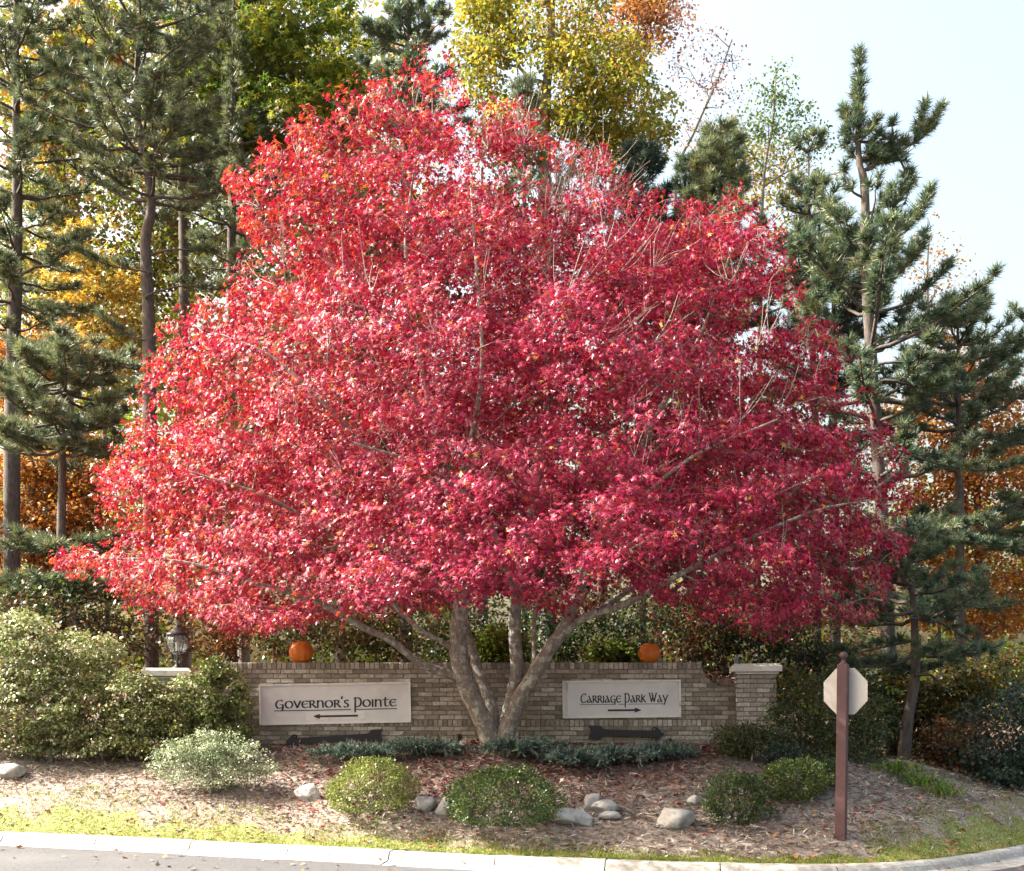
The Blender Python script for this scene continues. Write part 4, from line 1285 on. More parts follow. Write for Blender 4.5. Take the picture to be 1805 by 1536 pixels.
broadleaf('olive_tree', 'olive brown tree directly behind the left half of the maple', [(600, 1150, 23), (603, 800, 23), (598, 500, 23), (600, 250, 23)],
          [(600, 420, 130, 150, 120, 23), (560, 700, 170, 150, 140, 23), (640, 900, 160, 120, 120, 23), (400, 900, 120, 120, 80, 23)], BROWN[:3] + DKGREEN[:2], 0.17, 32, 0.55, 0.12, seed=21)
broadleaf('dark_tree', 'dark green tree directly behind the middle of the maple', [(850, 1150, 24), (853, 800, 24), (848, 500, 24), (850, 300, 24)],
          [(850, 450, 130, 130, 110, 24), (830, 700, 150, 140, 130, 24), (900, 920, 160, 110, 120, 24)], DKGREEN + BROWN[:3], 0.17, 32, 0.55, 0.12, seed=22)
broadleaf('umber_tree', 'umber leaved tree directly behind the right half of the maple', [(1160, 1150, 24), (1163, 850, 24), (1158, 600, 24), (1160, 450, 24)],
          [(1130, 560, 140, 130, 110, 24), (1180, 760, 160, 120, 120, 24), (1250, 920, 170, 110, 120, 24), (1380, 800, 110, 120, 80, 25)], BROWN[:3] + RUST[:1] + DKGREEN[:2], 0.17, 32, 0.55, 0.12, seed=23)
broadleaf('mixed_tree', 'green and brown tree filling the gap behind the crooked pine', [(330, 1150, 29), (332, 800, 29), (330, 400, 29), (335, 0, 29)],
          [(300, 60, 170, 100, 70, 29), (180, 260, 150, 110, 70, 29), (380, 330, 110, 110, 70, 29), (330, 470, 120, 90, 90, 29), (60, 420, 90, 130, 90, 29), (220, 420, 100, 80, 60, 29), (200, 560, 120, 70, 50, 29), (60, 560, 80, 60, 40, 29), (300, 640, 130, 70, 50, 29), (360, 900, 150, 130, 90, 29), (40, 60, 90, 100, 50, 29)], GREEN[:3] + BROWN + YG[:2], 0.15, 30, 0.55, 0.12, seed=24)
for i_, (X_, Y_, lab_) in enumerate([(-13.5, 20.5, 'evergreen of the wood just outside the left picture edge'), (-15.5, 24.5, 'farther evergreen of the wood outside the left picture edge'), (-20, 29, 'farthest evergreen of the wood outside the left picture edge')]):  # unseen trees of the wood, added to shade the understorey
    q_ = CX + X_ * F / Y_
    broadleaf('wood_edge_tree', lab_, [(q_, 1150, Y_), (q_, 900, Y_), (q_, 650, Y_)], [(q_, 1020, 190, 110, 110, Y_), (q_, 800, 170, 150, 110, Y_)], DKGREEN, 0.2, 26, 0.6, 0.14, seed=31 + i_, depth=1.0)
# leaning trunk of a young pine right of the sign is built with the pines
# ------------------------------------------------------------------ pines
PINE = [(0.11, 0.15, 0.075), (0.08, 0.125, 0.07), (0.16, 0.19, 0.09), (0.06, 0.10, 0.065)]
PINE_L = [(0.14, 0.175, 0.08), (0.11, 0.145, 0.075), (0.21, 0.23, 0.11), (0.08, 0.115, 0.065)]
def needles(S0, S1, n, length, width, r, pal, lo=28, hi=75):
    "needle tufts on shoots running from S0 to S1"
    m = len(S0)
    ax = unit(S1 - S0)
    ref = np.where(np.abs(ax[:, [2]]) < 0.9, np.array([[0, 0, 1.0]]), np.array([[1.0, 0, 0]]))
    u = unit(np.cross(ax, ref)); w = np.cross(ax, u)
    t = r.uniform(0.05, 1, (m, n))
    a = r.uniform(0, 2 * math.pi, (m, n))
    b = np.radians(r.uniform(lo, hi, (m, n)) * (1.15 - 0.5 * t))
    P = S0[:, None] + t[..., None] * (S1 - S0)[:, None]
    side = np.cos(a)[..., None] * u[:, None] + np.sin(a)[..., None] * w[:, None]
    D = np.cos(b)[..., None] * ax[:, None] + np.sin(b)[..., None] * side
    Lg = length * r.uniform(0.75, 1.2, (m, n, 1))
    tn = unit(np.cross(D, r.normal(size=D.shape)))
    V = np.stack([P - tn * width / 2, P + tn * width / 2, P + D * Lg], 2).reshape(-1, 3)
    Fc = np.arange(len(V)).reshape(-1, 3)
    C = pick(pal, m, r)
    C = np.repeat(C, n * 3, axis=0)
    return V, Fc, C

def pine(name, label, trunk, rt, whorls, palette=PINE, seed=0, nlen=0.165, nn=34, nwid=0.017, extra=(), sub=1.0, top=True, group='pines of the wood', tilt=(35, 0), sp=0.17, twl=0.34):
    """trunk: (px,py,Y) from the base up; whorls: (py, length in metres, count) down the trunk; extra: explicit boughs as pixel polylines"""
    r = np.random.default_rng(seed + 900)
    nn = int(nn * 0.85)
    TP = np.array([W(a, b, y) for a, b, y in trunk])
    TP[0, 2] = float(ground_z(TP[0, 0], TP[0, 1])) - 0.05
    TP = catmull(TP, 6)
    o = empty(name, TP[0], label, 'tree', group)
    V, Fc = sweep(TP, (rt * (1 - np.linspace(0, 1, len(TP)) ** 1.3) + 0.014) * (1 + 0.03 * r.normal(size=len(TP))), 10)
    mk('trunk', V, Fc, M_bark_pine, o, True)
    bough, S0, S1 = [], [], []
    Yt = TP[:, 1].mean()
    def shoots(B, ln, keep_from):
        L = np.r_[0, np.cumsum(np.linalg.norm(np.diff(B, axis=0), axis=1))]
        s = L[-1] * keep_from
        while s < L[-1]:
            p = np.array([np.interp(s, L, B[:, i]) for i in range(3)])
            q = np.array([np.interp(min(s + 0.05, L[-1]), L, B[:, i]) for i in range(3)])
            pq = np.array([np.interp(max(s - 0.05, 0), L, B[:, i]) for i in range(3)])
            d = unit(q - pq)
            side = unit(np.cross(d, [0, 0, 1.0]))
            for sg in (-1, 1):
                if r.uniform() < 0.12: continue
                tl = twl * r.uniform(0.5, 1.15) * (1.1 - 0.6 * s / L[-1]) * ln
                e = p + tl * unit(d * r.uniform(0.5, 1) + sg * side * r.uniform(0.4, 1.1) + np.array([0, 0, r.uniform(0.0, 0.75)]))
                bough.append((np.array([p, e]), np.array([0.005, 0.0025])))
                m = p + (e - p) * 0.25
                S0.append(m); S1.append(e + unit(e - p) * 0.05)
                de = unit(e - p)
                for s2 in (-1, 1):
                    st_ = p + (e - p) * r.uniform(0.3, 0.65)
                    S0.append(st_); S1.append(st_ + unit(de + s2 * 0.7 * unit(np.cross(de, [0, 0, 1.0])) + np.array([0, 0, r.uniform(0, 0.6)])) * tl * r.uniform(0.5, 0.8))
            s += sp * r.uniform(0.7, 1.3)
        d = unit(B[-1] - B[-2])
        S0.append(B[-2] + (B[-1] - B[-2]) * 0.3); S1.append(B[-1] + 0.1 * d)
    for (py, ln, cnt) in whorls:
        zz = CAMZ + (HZ - py) * Yt / F
        i = int(np.argmin(np.abs(TP[:, 2] - zz)))
        a0 = r.uniform(0, 6.28)
        for k in range(cnt):
            a = a0 + k * 2 * math.pi / cnt + r.uniform(-0.3, 0.3)
            l = ln * r.uniform(0.7, 1.15)
            f = np.clip((py - whorls[0][0]) / max(whorls[-1][0] - whorls[0][0], 1), 0, 1)
            up = math.radians(tilt[0] * (1 - f) + tilt[1] * f + r.uniform(-10, 10))
            B = [TP[i] + np.array([0, 0, r.uniform(-0.08, 0.08)])]
            dirh = np.array([math.cos(a), math.sin(a), 0])
            n = 6
            for j in range(n):
                u_ = up + math.radians(10) * (j - 2) * (0.6 if f > 0.3 else 1)
                B.append(B[-1] + l / n * (dirh * math.cos(u_) + np.array([0, 0, math.sin(u_)])) + r.normal(size=3) * 0.02 * l)
            B = np.array(B)
            bough.append((B, np.linspace(min(0.02 + 0.012 * l, 0.06), 0.006, len(B))))
            shoots(B, sub, 0.22 if l < 1.2 else 0.34)
    for (poly, Y, kf, ln) in extra:
        Q = [W(a, b, Y) for a, b in poly]
        it = int(np.argmin(np.linalg.norm(TP - Q[0], axis=1)))
        if 0.12 < np.linalg.norm(TP[it] - Q[0]) < 1.0: Q = [TP[it]] + Q
        B = catmull(Q, 4)
        bough.append((B, np.linspace(0.03, 0.008, len(B))))
        if ln > 0: shoots(B, ln, kf)
    if top:
        S0.append(TP[-2]); S1.append(TP[-1] + np.array([0, 0, 0.12]))
    VV, FF, n = [], [], 0
    for B, R in bough:
        V, Fc = sweep(B, R, 4); VV.append(V); FF.append(Fc + n); n += len(V)
    mk('boughs', np.concatenate(VV), np.concatenate(FF), M_bark_pine, o, True, kind='stuff')
    V, Fc, C = needles(np.array(S0), np.array(S1), nn, nlen, nwid, r, palette)
    mk('crown', V, Fc, M_needle, o, colr=C, kind='stuff')
    TRI[0] += len(Fc)
    return o

def wh(y0, y1, step, l0, l1, c=5):
    n = max(2, int((y1 - y0) / step) + 1)
    return [(y, l, c) for y, l in zip(np.linspace(y0, y1, n), np.linspace(l0, l1, n))]

# tall pine against the sky at the right, with its outflung bough
pine('tall_pine', 'tall pine with spire top and one outflung bough against white sky', [(1575, 1320, 19), (1560, 1000, 19), (1540, 700, 19), (1527, 480, 19), (1524, 330, 19), (1514, 280, 19), (1513, 180, 19), (1514, 100, 19)], 0.11,
     [(420, 1.2, 5), (460, 1.5, 5), (510, 1.5, 5), (560, 1.9, 5), (620, 2.3, 6), (680, 2.3, 5), (760, 2.0, 5), (850, 1.9, 5), (960, 2.0, 5), (1060, 1.8, 5), (1150, 1.7, 4)],
     seed=1, nn=36, nlen=0.16, extra=[
        ([(1514, 260), (1513, 180), (1514, 105)], 19, 0.0, 0.75), ([(1514, 250), (1513, 170), (1515, 92)], 19.05, 0.1, 0.7),
        ([(1514, 262), (1500, 235), (1487, 195)], 19, 0.25, 0.75), ([(1513, 250), (1525, 240), (1545, 215)], 18.9, 0.2, 0.58), ([(1516, 285), (1495, 265), (1488, 235)], 19.1, 0.2, 0.58),
        ([(1524, 300), (1560, 280), (1600, 258), (1622, 245), (1640, 228)], 19, 0.72, 0.75), ([(1606, 255), (1618, 225), (1632, 180)], 19, 0.1, 0.58), ([(1625, 243), (1645, 215), (1657, 195)], 19, 0.1, 0.58),
        ([(1568, 277), (1572, 245), (1573, 220)], 19, 0.05, 0.58), ([(1540, 294), (1535, 265), (1550, 235)], 19, 0.1, 0.58), ([(1545, 290), (1575, 285), (1592, 275)], 19, 0.3, 0.58),
        ([(1575, 275), (1595, 300), (1602, 330), (1598, 350)], 19, 0.4, 0.58), ([(1524, 380), (1560, 365), (1590, 350), (1600, 310)], 19, 0.3, 0.75), ([(1524, 350), (1500, 335), (1488, 300)], 19, 0.3, 0.75),
        ([(1560, 640), (1650, 640), (1740, 630), (1795, 600)], 18.5, 0.25, 0.9), ([(1550, 600), (1620, 580), (1690, 570), (1725, 545)], 18.6, 0.3, 0.9), ([(1560, 670), (1650, 690), (1720, 690), (1790, 660)], 18.3, 0.3, 0.9),
        ([(1570, 790), (1660, 820), (1740, 830), (1805, 815)], 18.3, 0.25, 0.8), ([(1580, 930), (1680, 950), (1760, 965), (1830, 960)], 18.2, 0.25, 0.8), ([(1540, 640), (1470, 620), (1420, 600)], 18.7, 0.3, 0.8)])
pine('young_pine', 'young pine with leaning bare lower trunk behind the grassy clump', [(1592, 1340, 16.5), (1600, 1270, 16.5), (1613, 1190, 16.5), (1612, 1100, 16.5), (1606, 1010, 16.5), (1600, 930, 16.5)], 0.085,
     [(950, 0.5, 4), (990, 0.8, 5), (1040, 1.0, 5), (1090, 1.2, 5), (1140, 1.25, 5)], seed=2, nn=34, nlen=0.13, tilt=(30, -8),
     extra=[([(1608, 1090), (1660, 1100), (1710, 1130), (1745, 1155)], 16.3, 0.2, 0.8), ([(1608, 1130), (1560, 1140), (1510, 1150), (1470, 1150)], 16.2, 0.2, 0.8), ([(1612, 1190), (1640, 1190), (1660, 1205)], 16.4, 0.95, 0.0)])
pine('broad_pine', 'broad feathery pine between the tall spire and the right picture edge', [(1690, 1330, 21), (1692, 1000, 21), (1690, 750, 21), (1688, 540, 21)], 0.10, [(560, 0.5, 5), (590, 0.8, 5), (625, 1.1, 6), (660, 1.4, 6), (700, 1.6, 6), (750, 1.6, 5), (830, 1.6, 5), (940, 1.6, 5), (1040, 1.5, 4)], PINE + [(0.10, 0.14, 0.08)], seed=21, nn=30)
pine('deep_pine', 'dark pine between the maple crown and the tall spire', [(1470, 1330, 20.5), (1472, 1000, 20.5), (1470, 700, 20.5), (1468, 430, 20.5)], 0.10, [(455, 0.5, 5), (490, 0.8, 5), (530, 1.1, 6), (575, 1.2, 6), (630, 1.3, 6), (700, 1.3, 6), (780, 1.2, 5), (880, 1.2, 5), (1000, 1.2, 5)], [(0.035, 0.065, 0.045), (0.05, 0.085, 0.055), (0.07, 0.105, 0.06)], seed=22, nn=30)
pine('edge_pine', 'pine boughs entering at the right picture edge above the amber leaves', [(1850, 1350, 21), (1850, 900, 21), (1845, 620, 21), (1842, 560, 21)], 0.12, wh(590, 1000, 100, 0.8, 1.5, 4), seed=3, nn=30)
pine('small_pine', 'small dark pine top just right of the maple crown, leftmost of four', [(1132, 1150, 22), (1130, 700, 22), (1132, 420, 22), (1132, 285, 22)], 0.08, wh(295, 560, 30, 0.35, 1.2, 6), [(0.03, 0.06, 0.045), (0.04, 0.075, 0.05)], seed=4, nn=34, group='small pines behind the maple')
pine('small_pine', 'small slender pine top second from the left behind the maple', [(1222, 1150, 22.5), (1220, 700, 22.5), (1220, 420, 22.5), (1220, 290, 22.5)], 0.07, wh(305, 560, 32, 0.3, 1.0, 6), seed=5, nn=32, group='small pines behind the maple')
pine('small_pine', 'small sunlit pine top third from the left behind the maple', [(1275, 1150, 21.5), (1272, 700, 21.5), (1270, 400, 21.5), (1270, 225, 21.5)], 0.08, wh(245, 580, 32, 0.35, 1.4, 6), PINE_L + [(0.18, 0.2, 0.08)], seed=6, nn=34, group='small pines behind the maple')
pine('small_pine', 'small pine top nearest the tall spire, rightmost of four', [(1440, 1200, 21), (1438, 800, 21), (1428, 500, 21), (1425, 270, 21)], 0.08, [(285, 0.3, 4), (330, 0.4, 4), (390, 0.7, 4), (450, 1.0, 5), (520, 1.2, 5), (600, 1.3, 5), (690, 1.3, 5)], seed=7, nn=34, group='small pines behind the maple')
pine('dense_pine', 'dense dark pine crown over the top of the maple', [(715, 1150, 22), (715, 600, 22), (717, 250, 22), (720, 60, 22), (720, -120, 22)], 0.14, wh(-90, 240, 42, 0.5, 1.25, 6), PINE, seed=8, nn=40, nlen=0.16)
pine('slim_pine', 'slim pine leader rising beside the forked grey trunk', [(925, 1150, 23), (925, 500, 23), (925, 300, 23), (925, 135, 23)], 0.05, wh(150, 330, 40, 0.2, 0.5, 4), PINE_L, seed=9, nn=28)
pine('open_pine', 'open crowned pine with crooked dark trunk in the left gap of sky', [(268, 1150, 21), (264, 800, 21), (262, 560, 21), (256, 430, 21), (266, 350, 21), (240, 180, 21), (250, 20, 21), (255, -180, 21)], 0.13,
     [(-120, 1.4, 5), (-50, 1.6, 5), (0, 1.6, 5), (40, 1.7, 6), (80, 1.7, 5), (120, 1.8, 6), (160, 1.8, 6), (200, 1.8, 5), (235, 1.9, 6), (280, 2.0, 6), (310, 2.0, 6), (345, 1.8, 6)], PINE_L, seed=10, nn=30, nlen=0.16, tilt=(30, 10),
     extra=[([(262, 480), (200, 470), (150, 450), (115, 430)], 20.8, 0.3, 0.9), ([(262, 520), (320, 505), (390, 510), (430, 490)], 20.8, 0.35, 0.9), ([(262, 600), (220, 590), (180, 560)], 20.9, 0.4, 0.8), ([(262, 450), (310, 440), (380, 445)], 21, 0.6, 0.5)])
pine('corner_pine', 'tall pine filling the upper left corner of the picture', [(20, 1150, 22), (22, 700, 22), (30, 400, 22), (28, 100, 22), (30, -180, 22)], 0.16, wh(-150, 600, 50, 1.2, 1.6, 5), PINE_L, seed=11, nn=32, nlen=0.16, tilt=(25, 5))
pine('shaded_pine', 'dark low pine boughs left of the maple above the amber leaves', [(110, 1180, 19), (108, 1000, 19), (110, 800, 19), (112, 640, 19)], 0.10, [(640, 0.8, 6), (670, 1.2, 6), (700, 1.4, 7), (735, 1.5, 7), (770, 1.5, 6), (800, 1.2, 6), (960, 1.0, 4), (1030, 1.3, 6), (1060, 1.3, 6)], PINE_L, seed=12, nn=34, tilt=(8, -6),
     extra=[([(110, 640), (180, 640), (240, 650), (270, 640)], 18.8, 0.2, 0.8), ([(108, 980), (150, 960), (230, 950), (280, 960)], 18.8, 0.3, 0.7), ([(108, 1040), (60, 1030), (0, 1030), (-50, 1020)], 18.8, 0.2, 0.9), ([(108, 1050), (160, 1045), (230, 1040)], 18.7, 0.2, 0.9), ([(108, 960), (60, 950), (10, 930)], 18.8, 0.3, 0.8)])
pine('back_pine', 'pine with straight trunk seen between crooked pine and maple', [(322, 1150, 27), (322, 800, 27), (324, 500, 27), (320, 250, 27), (318, 0, 27), (318, -150, 27)], 0.15, wh(-120, 340, 48, 1.1, 1.7, 5), PINE_L, seed=13, nn=26, nlen=0.16)
pine('far_pine', 'farther pine trunk touching the left side of the maple', [(408, 1150, 25), (408, 700, 25), (407, 500, 25), (410, 300, 25), (412, 60, 25), (412, -100, 25)], 0.13, wh(-60, 470, 52, 1.2, 1.5, 5), PINE_L, seed=14, nn=28, nlen=0.16)

# ------------------------------------------------------------------ understorey behind the wall
under = [
 ('brown leafed thicket behind the wall left of the lantern', 210, 1085, 90, 60, 18.5, DKGREEN[:2] + BROWN, 1),
 ('rust leafed thicket behind the wall between lantern and pumpkin', 390, 1080, 90, 70, 19.0, RUST + BROWN[:2], 2),
 ('brown thicket behind the left pumpkin', 520, 1070, 80, 75, 20.0, BROWN + DKGREEN[:2], 3),
 ('straw coloured thicket behind the low maple limb', 660, 1085, 90, 65, 19.0, BROWN + DKGREEN[:2] + YG[:1], 4),
 ('dark green thicket behind the maple trunks', 800, 1090, 80, 65, 20.5, DKGREEN + BROWN[:1], 5),
 ('bright yellow green sapling between the maple trunks', 885, 1135, 26, 26, 17.6, [(0.30, 0.36, 0.05), (0.20, 0.28, 0.04), (0.10, 0.16, 0.03)], 6),
 ('dark evergreen shrub behind the right maple stem', 980, 1090, 70, 70, 20.0, DKGREEN, 7),
 ('yellow green sapling beside the right pumpkin', 1085, 1145, 40, 18, 17.4, [(0.28, 0.33, 0.05), (0.18, 0.24, 0.04), (0.09, 0.13, 0.03)], 8),
 ('dark green shrub above the right pumpkin', 1130, 1080, 90, 60, 20.0, DKGREEN + BROWN[:1], 9),
 ('rusty thicket behind the scooped right end of the wall', 1235, 1105, 70, 55, 18.8, RUST[:3] + DKGREEN, 10),
 ('green thicket behind the right pillar', 1340, 1100, 80, 70, 19.0, DKGREEN + YG[:1], 11),
 ('shaded shrub left of the octagonal sign', 1420, 1130, 80, 70, 18.5, DKGREEN + [(0.1, 0.08, 0.06)], 12),
 ('olive shrub behind the octagonal sign', 1510, 1240, 70, 70, 17.6, DKGREEN + YG[:1], 13),
 ('russet shrub right of the leaning pine trunk', 1690, 1310, 70, 55, 17.0, RUST[:3] + BROWN, 14),
 ('dark blue green shrub at the lower right edge', 1780, 1300, 85, 95, 15.9, [(0.035, 0.065, 0.045), (0.05, 0.08, 0.05), (0.03, 0.05, 0.04)], 15),
 ('black green shrub cut by the right picture edge behind the blue green one', 1850, 1280, 90, 110, 17.2, DKGREEN, 18),
 ('dark thicket at the left edge behind the big shrub', 40, 1070, 90, 60, 18.0, DKGREEN + BROWN[:1], 16),
 ('tangled brown shrub in the hollow right of the pine trunk', 1640, 1270, 60, 60, 18.5, BROWN + DKGREEN[:2], 17),
]
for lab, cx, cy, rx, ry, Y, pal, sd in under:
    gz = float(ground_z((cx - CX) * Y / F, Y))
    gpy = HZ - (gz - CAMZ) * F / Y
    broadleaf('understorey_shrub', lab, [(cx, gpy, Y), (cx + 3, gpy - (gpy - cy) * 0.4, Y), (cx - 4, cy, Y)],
              [(cx, cy, rx, ry, 70, Y), (cx, (cy + gpy) / 2, rx * 0.9, abs(gpy - cy) / 2 + 8, 40, Y)], [tuple(np.array(c_) * 0.75) for c_ in pal], 0.075, 34, 0.26, 0.03, seed=40 + sd, cat='shrub', group='understorey behind the wall', twig=0.003, depth=1.0, crown_name='foliage')  # palette dimmed, so shade from the wood is partly put into the leaf colours

# distant wood: reads as one mass
fr_ = np.random.default_rng(77)
n = 3900
X = fr_.uniform(-34, 34, n); Y = fr_.uniform(36, 46, n)
X[2600:] = fr_.uniform(-21, -3, 1300)
hmax = 11.5 + 2.5 * np.sin(X * 0.35) + 1.5 * np.sin(X * 0.9 + 1) + np.where(X > 12, -2.5, 0)
hf = fr_.uniform(0, 1, n) ** 1.7 * hmax
hf[2600:] = fr_.uniform(6, 24, 1300)
Z = ground_z(X, Y, False) + hf
T = np.stack([X, Y, Z], -1)
PL, off = spray(T, 20, 0.8, 0.25, fr_)
m = len(PL)
hue = wobble(T * np.array([1, 1, 0.5]), 0.35, 9)
pals = [pick(BROWN + RUST[:1] + GREEN[:1], m, fr_), pick(GOLD[3:] + YG[:3], m, fr_), pick(GREEN[:3] + BROWN[:1], m, fr_)]
w_ = np.repeat(hue, 20) + fr_.normal(size=m) * 0.25
C = np.where((w_ < -0.25)[:, None], pals[0], np.where((w_ < 0.3)[:, None], pals[1], pals[2]))
V, Fc, C = leaves(PL, np.c_[fr_.normal(size=(m, 2)), fr_.normal(size=m) * 0.5 - 0.3], np.c_[fr_.normal(size=(m, 2)) * 0.7, np.ones(m)], fr_.uniform(0.20, 0.38, m), OVAL, OVAL_F, C)
tag(mk('distant_wood', V, Fc, M_leaf, colr=C), 'distant autumn woodland closing the view behind the trees', 'woodland', kind='stuff')
TRI[0] += len(Fc) * 2

# ------------------------------------------------------------------ planted shrubs in the bed
def clipped(label, px, py_base, w_px, h_px, Y, pal, leaf=0.026, n=7000, seed=0, rough=0.17, name='clipped_bush', group='clipped bushes in the bed'):
    r = np.random.default_rng(seed + 300)
    k = Y / F
    b = W(px, py_base, Y)
    g = float(ground_z(b[0], b[1]))
    o = empty(name, (b[0], b[1], g), label, 'bush', group)
    rx, h = w_px / 2 * k, CAMZ + (HZ - (py_base - h_px)) * k - g
    nt = n // 20
    dc = unit(r.normal(size=(nt, 3)))
    dc[:, 2] = np.where(dc[:, 2] < -0.85, -dc[:, 2], dc[:, 2])
    rc = 1 + rough * wobble(dc, 3.2, seed) + 0.6 * rough * wobble(dc, 8, seed + 1) - np.abs(r.normal(size=nt)) * 0.09 + (r.uniform(0, 1, nt) < 0.06) * 0.09
    it = r.integers(0, nt, n)
    d = unit(dc[it] + r.normal(size=(n, 3)) * 0.10)
    rad = rc[it] * (1 - np.abs(r.normal(size=n)) * 0.07)
    tint_ = r.uniform(0.65, 1.35, (nt, 1))[it]
    P = d * rad[:, None] * np.array([rx, rx * 0.95, h * 0.55]) + np.array([b[0], b[1], g + h * 0.46])
    P[:, 2] = np.maximum(P[:, 2], g + 0.02 + 0.05 * r.uniform(size=n))
    D = d + r.normal(size=(n, 3)) * 0.55 + np.array([0, 0, 0.25])
    Nn = d + r.normal(size=(n, 3)) * 0.8
    C = pick(pal, n, r) * tint_
    C[r.uniform(0, 1, n) < 0.008] = (0.36, 0.13, 0.06)
    V, Fc, C = leaves(P, D, Nn, leaf * r.uniform(0.7, 1.4, n), OVAL, OVAL_F, C)
    mk('foliage', V, Fc, M_shrub, o, colr=C, kind='stuff')
    TRI[0] += len(Fc) * 2
    mb = MB()
    for i in range(9):
        a = r.uniform(0, 6.28); e = r.uniform(0.3, 1.2)
        dd = np.array([math.cos(a) * math.cos(e) * rx * 0.85, math.sin(a) * math.cos(e) * rx * 0.85, h * (0.3 + 0.6 * math.sin(e))])
        q = np.array([b[0], b[1], g - 0.02])
        mb.tube(catmull([q + dd * 0.04, q + dd * 0.5 + r.normal(size=3) * 0.03, q + dd], 3), [0.014, 0.012, 0.011, 0.009, 0.007, 0.006, 0.004], 5)
    mb.build('stems', M_bark_pine, o, True, kind='stuff')
BOX_Y = [(0.24, 0.28, 0.07), (0.17, 0.21, 0.05), (0.32, 0.34, 0.11), (0.12, 0.16, 0.04)]
BOX_D = [(0.065, 0.12, 0.035), (0.045, 0.09, 0.03), (0.11, 0.16, 0.04), (0.03, 0.06, 0.025), (0.17, 0.21, 0.06)]
clipped('yellow green clipped bush below the left sign', 655, 1428, 164, 90, 13.3, BOX_Y, n=10500, seed=1, rough=0.2)
clipped('large dark clipped round bush in front of the maple trunk', 887, 1460, 198, 106, 12.9, BOX_D, n=15000, seed=2)
clipped('dark clipped bush just right of the pale boulder', 1298, 1450, 118, 84, 12.9, BOX_D[:4] + [(0.12, 0.10, 0.06)], n=9000, seed=3, rough=0.22)
clipped('sunlit green clipped bush left of the maroon post', 1398, 1424, 118, 88, 13.5, BOX_D[:3] + BOX_Y[:2], n=10000, seed=4, rough=0.2)
clipped('dark clipped bush tucked behind the maroon post', 1452, 1415, 74, 72, 13.9, BOX_D[:2], n=4000, seed=5, rough=0.14)
clipped('small blue green bush behind the sunlit clipped bush', 1378, 1352, 66, 40, 14.6, [(0.04, 0.08, 0.06), (0.03, 0.06, 0.045)], n=3000, seed=6, rough=0.2)

def loose(label, blobs, base_px, Y, pal, leaf, per, srad, seed, name='loose_shrub', group='loose shrubs at the left'):
    gz = float(ground_z((base_px - CX) * Y / F, Y))
    gpy = HZ - (gz - CAMZ) * F / Y
    return broadleaf(name, label, [(base_px, gpy, Y), (base_px + 4, gpy - 35, Y), (base_px - 3, gpy - 75, Y)], [b + (Y,) for b in blobs], pal, leaf, per, srad, 0.03, seed=seed, mat=M_shrub, cat='shrub', group=group, twig=0.0025, depth=0.9, upright=0.7, crown_name='foliage')
VAR = [(0.22, 0.26, 0.10), (0.36, 0.40, 0.20), (0.14, 0.18, 0.05), (0.20, 0.22, 0.06), (0.46, 0.46, 0.28), (0.09, 0.12, 0.035), (0.20, 0.15, 0.08)]
loose('big shrub with cream edged leaves filling the left picture edge', [(40, 1150, 70, 75, 150), (140, 1175, 75, 70, 150), (50, 1240, 95, 60, 140), (160, 1270, 90, 50, 170), (60, 1300, 80, 26, 80), (200, 1305, 70, 22, 60), (-60, 1200, 70, 90, 70)], 90, 15.5, VAR, 0.055, 36, 0.15, 81)
loose('pale shrub in front of the left pillar', [(235, 1235, 50, 55, 80), (320, 1245, 60, 55, 110), (270, 1300, 60, 30, 60)], 285, 15.2, VAR + [(0.20, 0.24, 0.05)], 0.055, 36, 0.14, 82)
loose('upright green shrub at the left end of the wall', [(400, 1230, 36, 50, 70), (385, 1180, 30, 25, 26), (410, 1290, 34, 25, 30)], 398, 15.2, [(0.14, 0.19, 0.05), (0.20, 0.25, 0.08), (0.10, 0.14, 0.04), (0.28, 0.3, 0.12)], 0.05, 36, 0.13, 83)
loose('low spreading pale grey green shrub below the left shrubs', [(372, 1345, 112, 38, 190), (370, 1310, 75, 22, 50)], 372, 14.1, [(0.30, 0.35, 0.22), (0.22, 0.28, 0.15), (0.40, 0.44, 0.30), (0.14, 0.19, 0.08)], 0.030, 46, 0.12, 84)
DKOL = [(0.05, 0.075, 0.02), (0.08, 0.10, 0.025), (0.12, 0.12, 0.03), (0.03, 0.05, 0.02)]
loose('dark olive shrub against the right pillar', [(1315, 1300, 55, 28, 110), (1372, 1265, 18, 30, 30)], 1325, 14.9, DKOL, 0.035, 42, 0.14, 85, group='shrubs at the right pillar')
loose('tall dark olive shrub right of the pillar', [(1418, 1245, 42, 55, 100), (1430, 1310, 60, 40, 100), (1395, 1195, 16, 20, 14)], 1410, 15.3, DKOL + [(0.16, 0.16, 0.04)], 0.035, 42, 0.15, 86, group='shrubs at the right pillar')
loose('dark shrub directly left of the leaning trunk', [(1510, 1310, 55, 45, 110), (1545, 1260, 35, 40, 50)], 1520, 15.6, DKOL, 0.035, 40, 0.15, 87, group='shrubs at the right pillar')

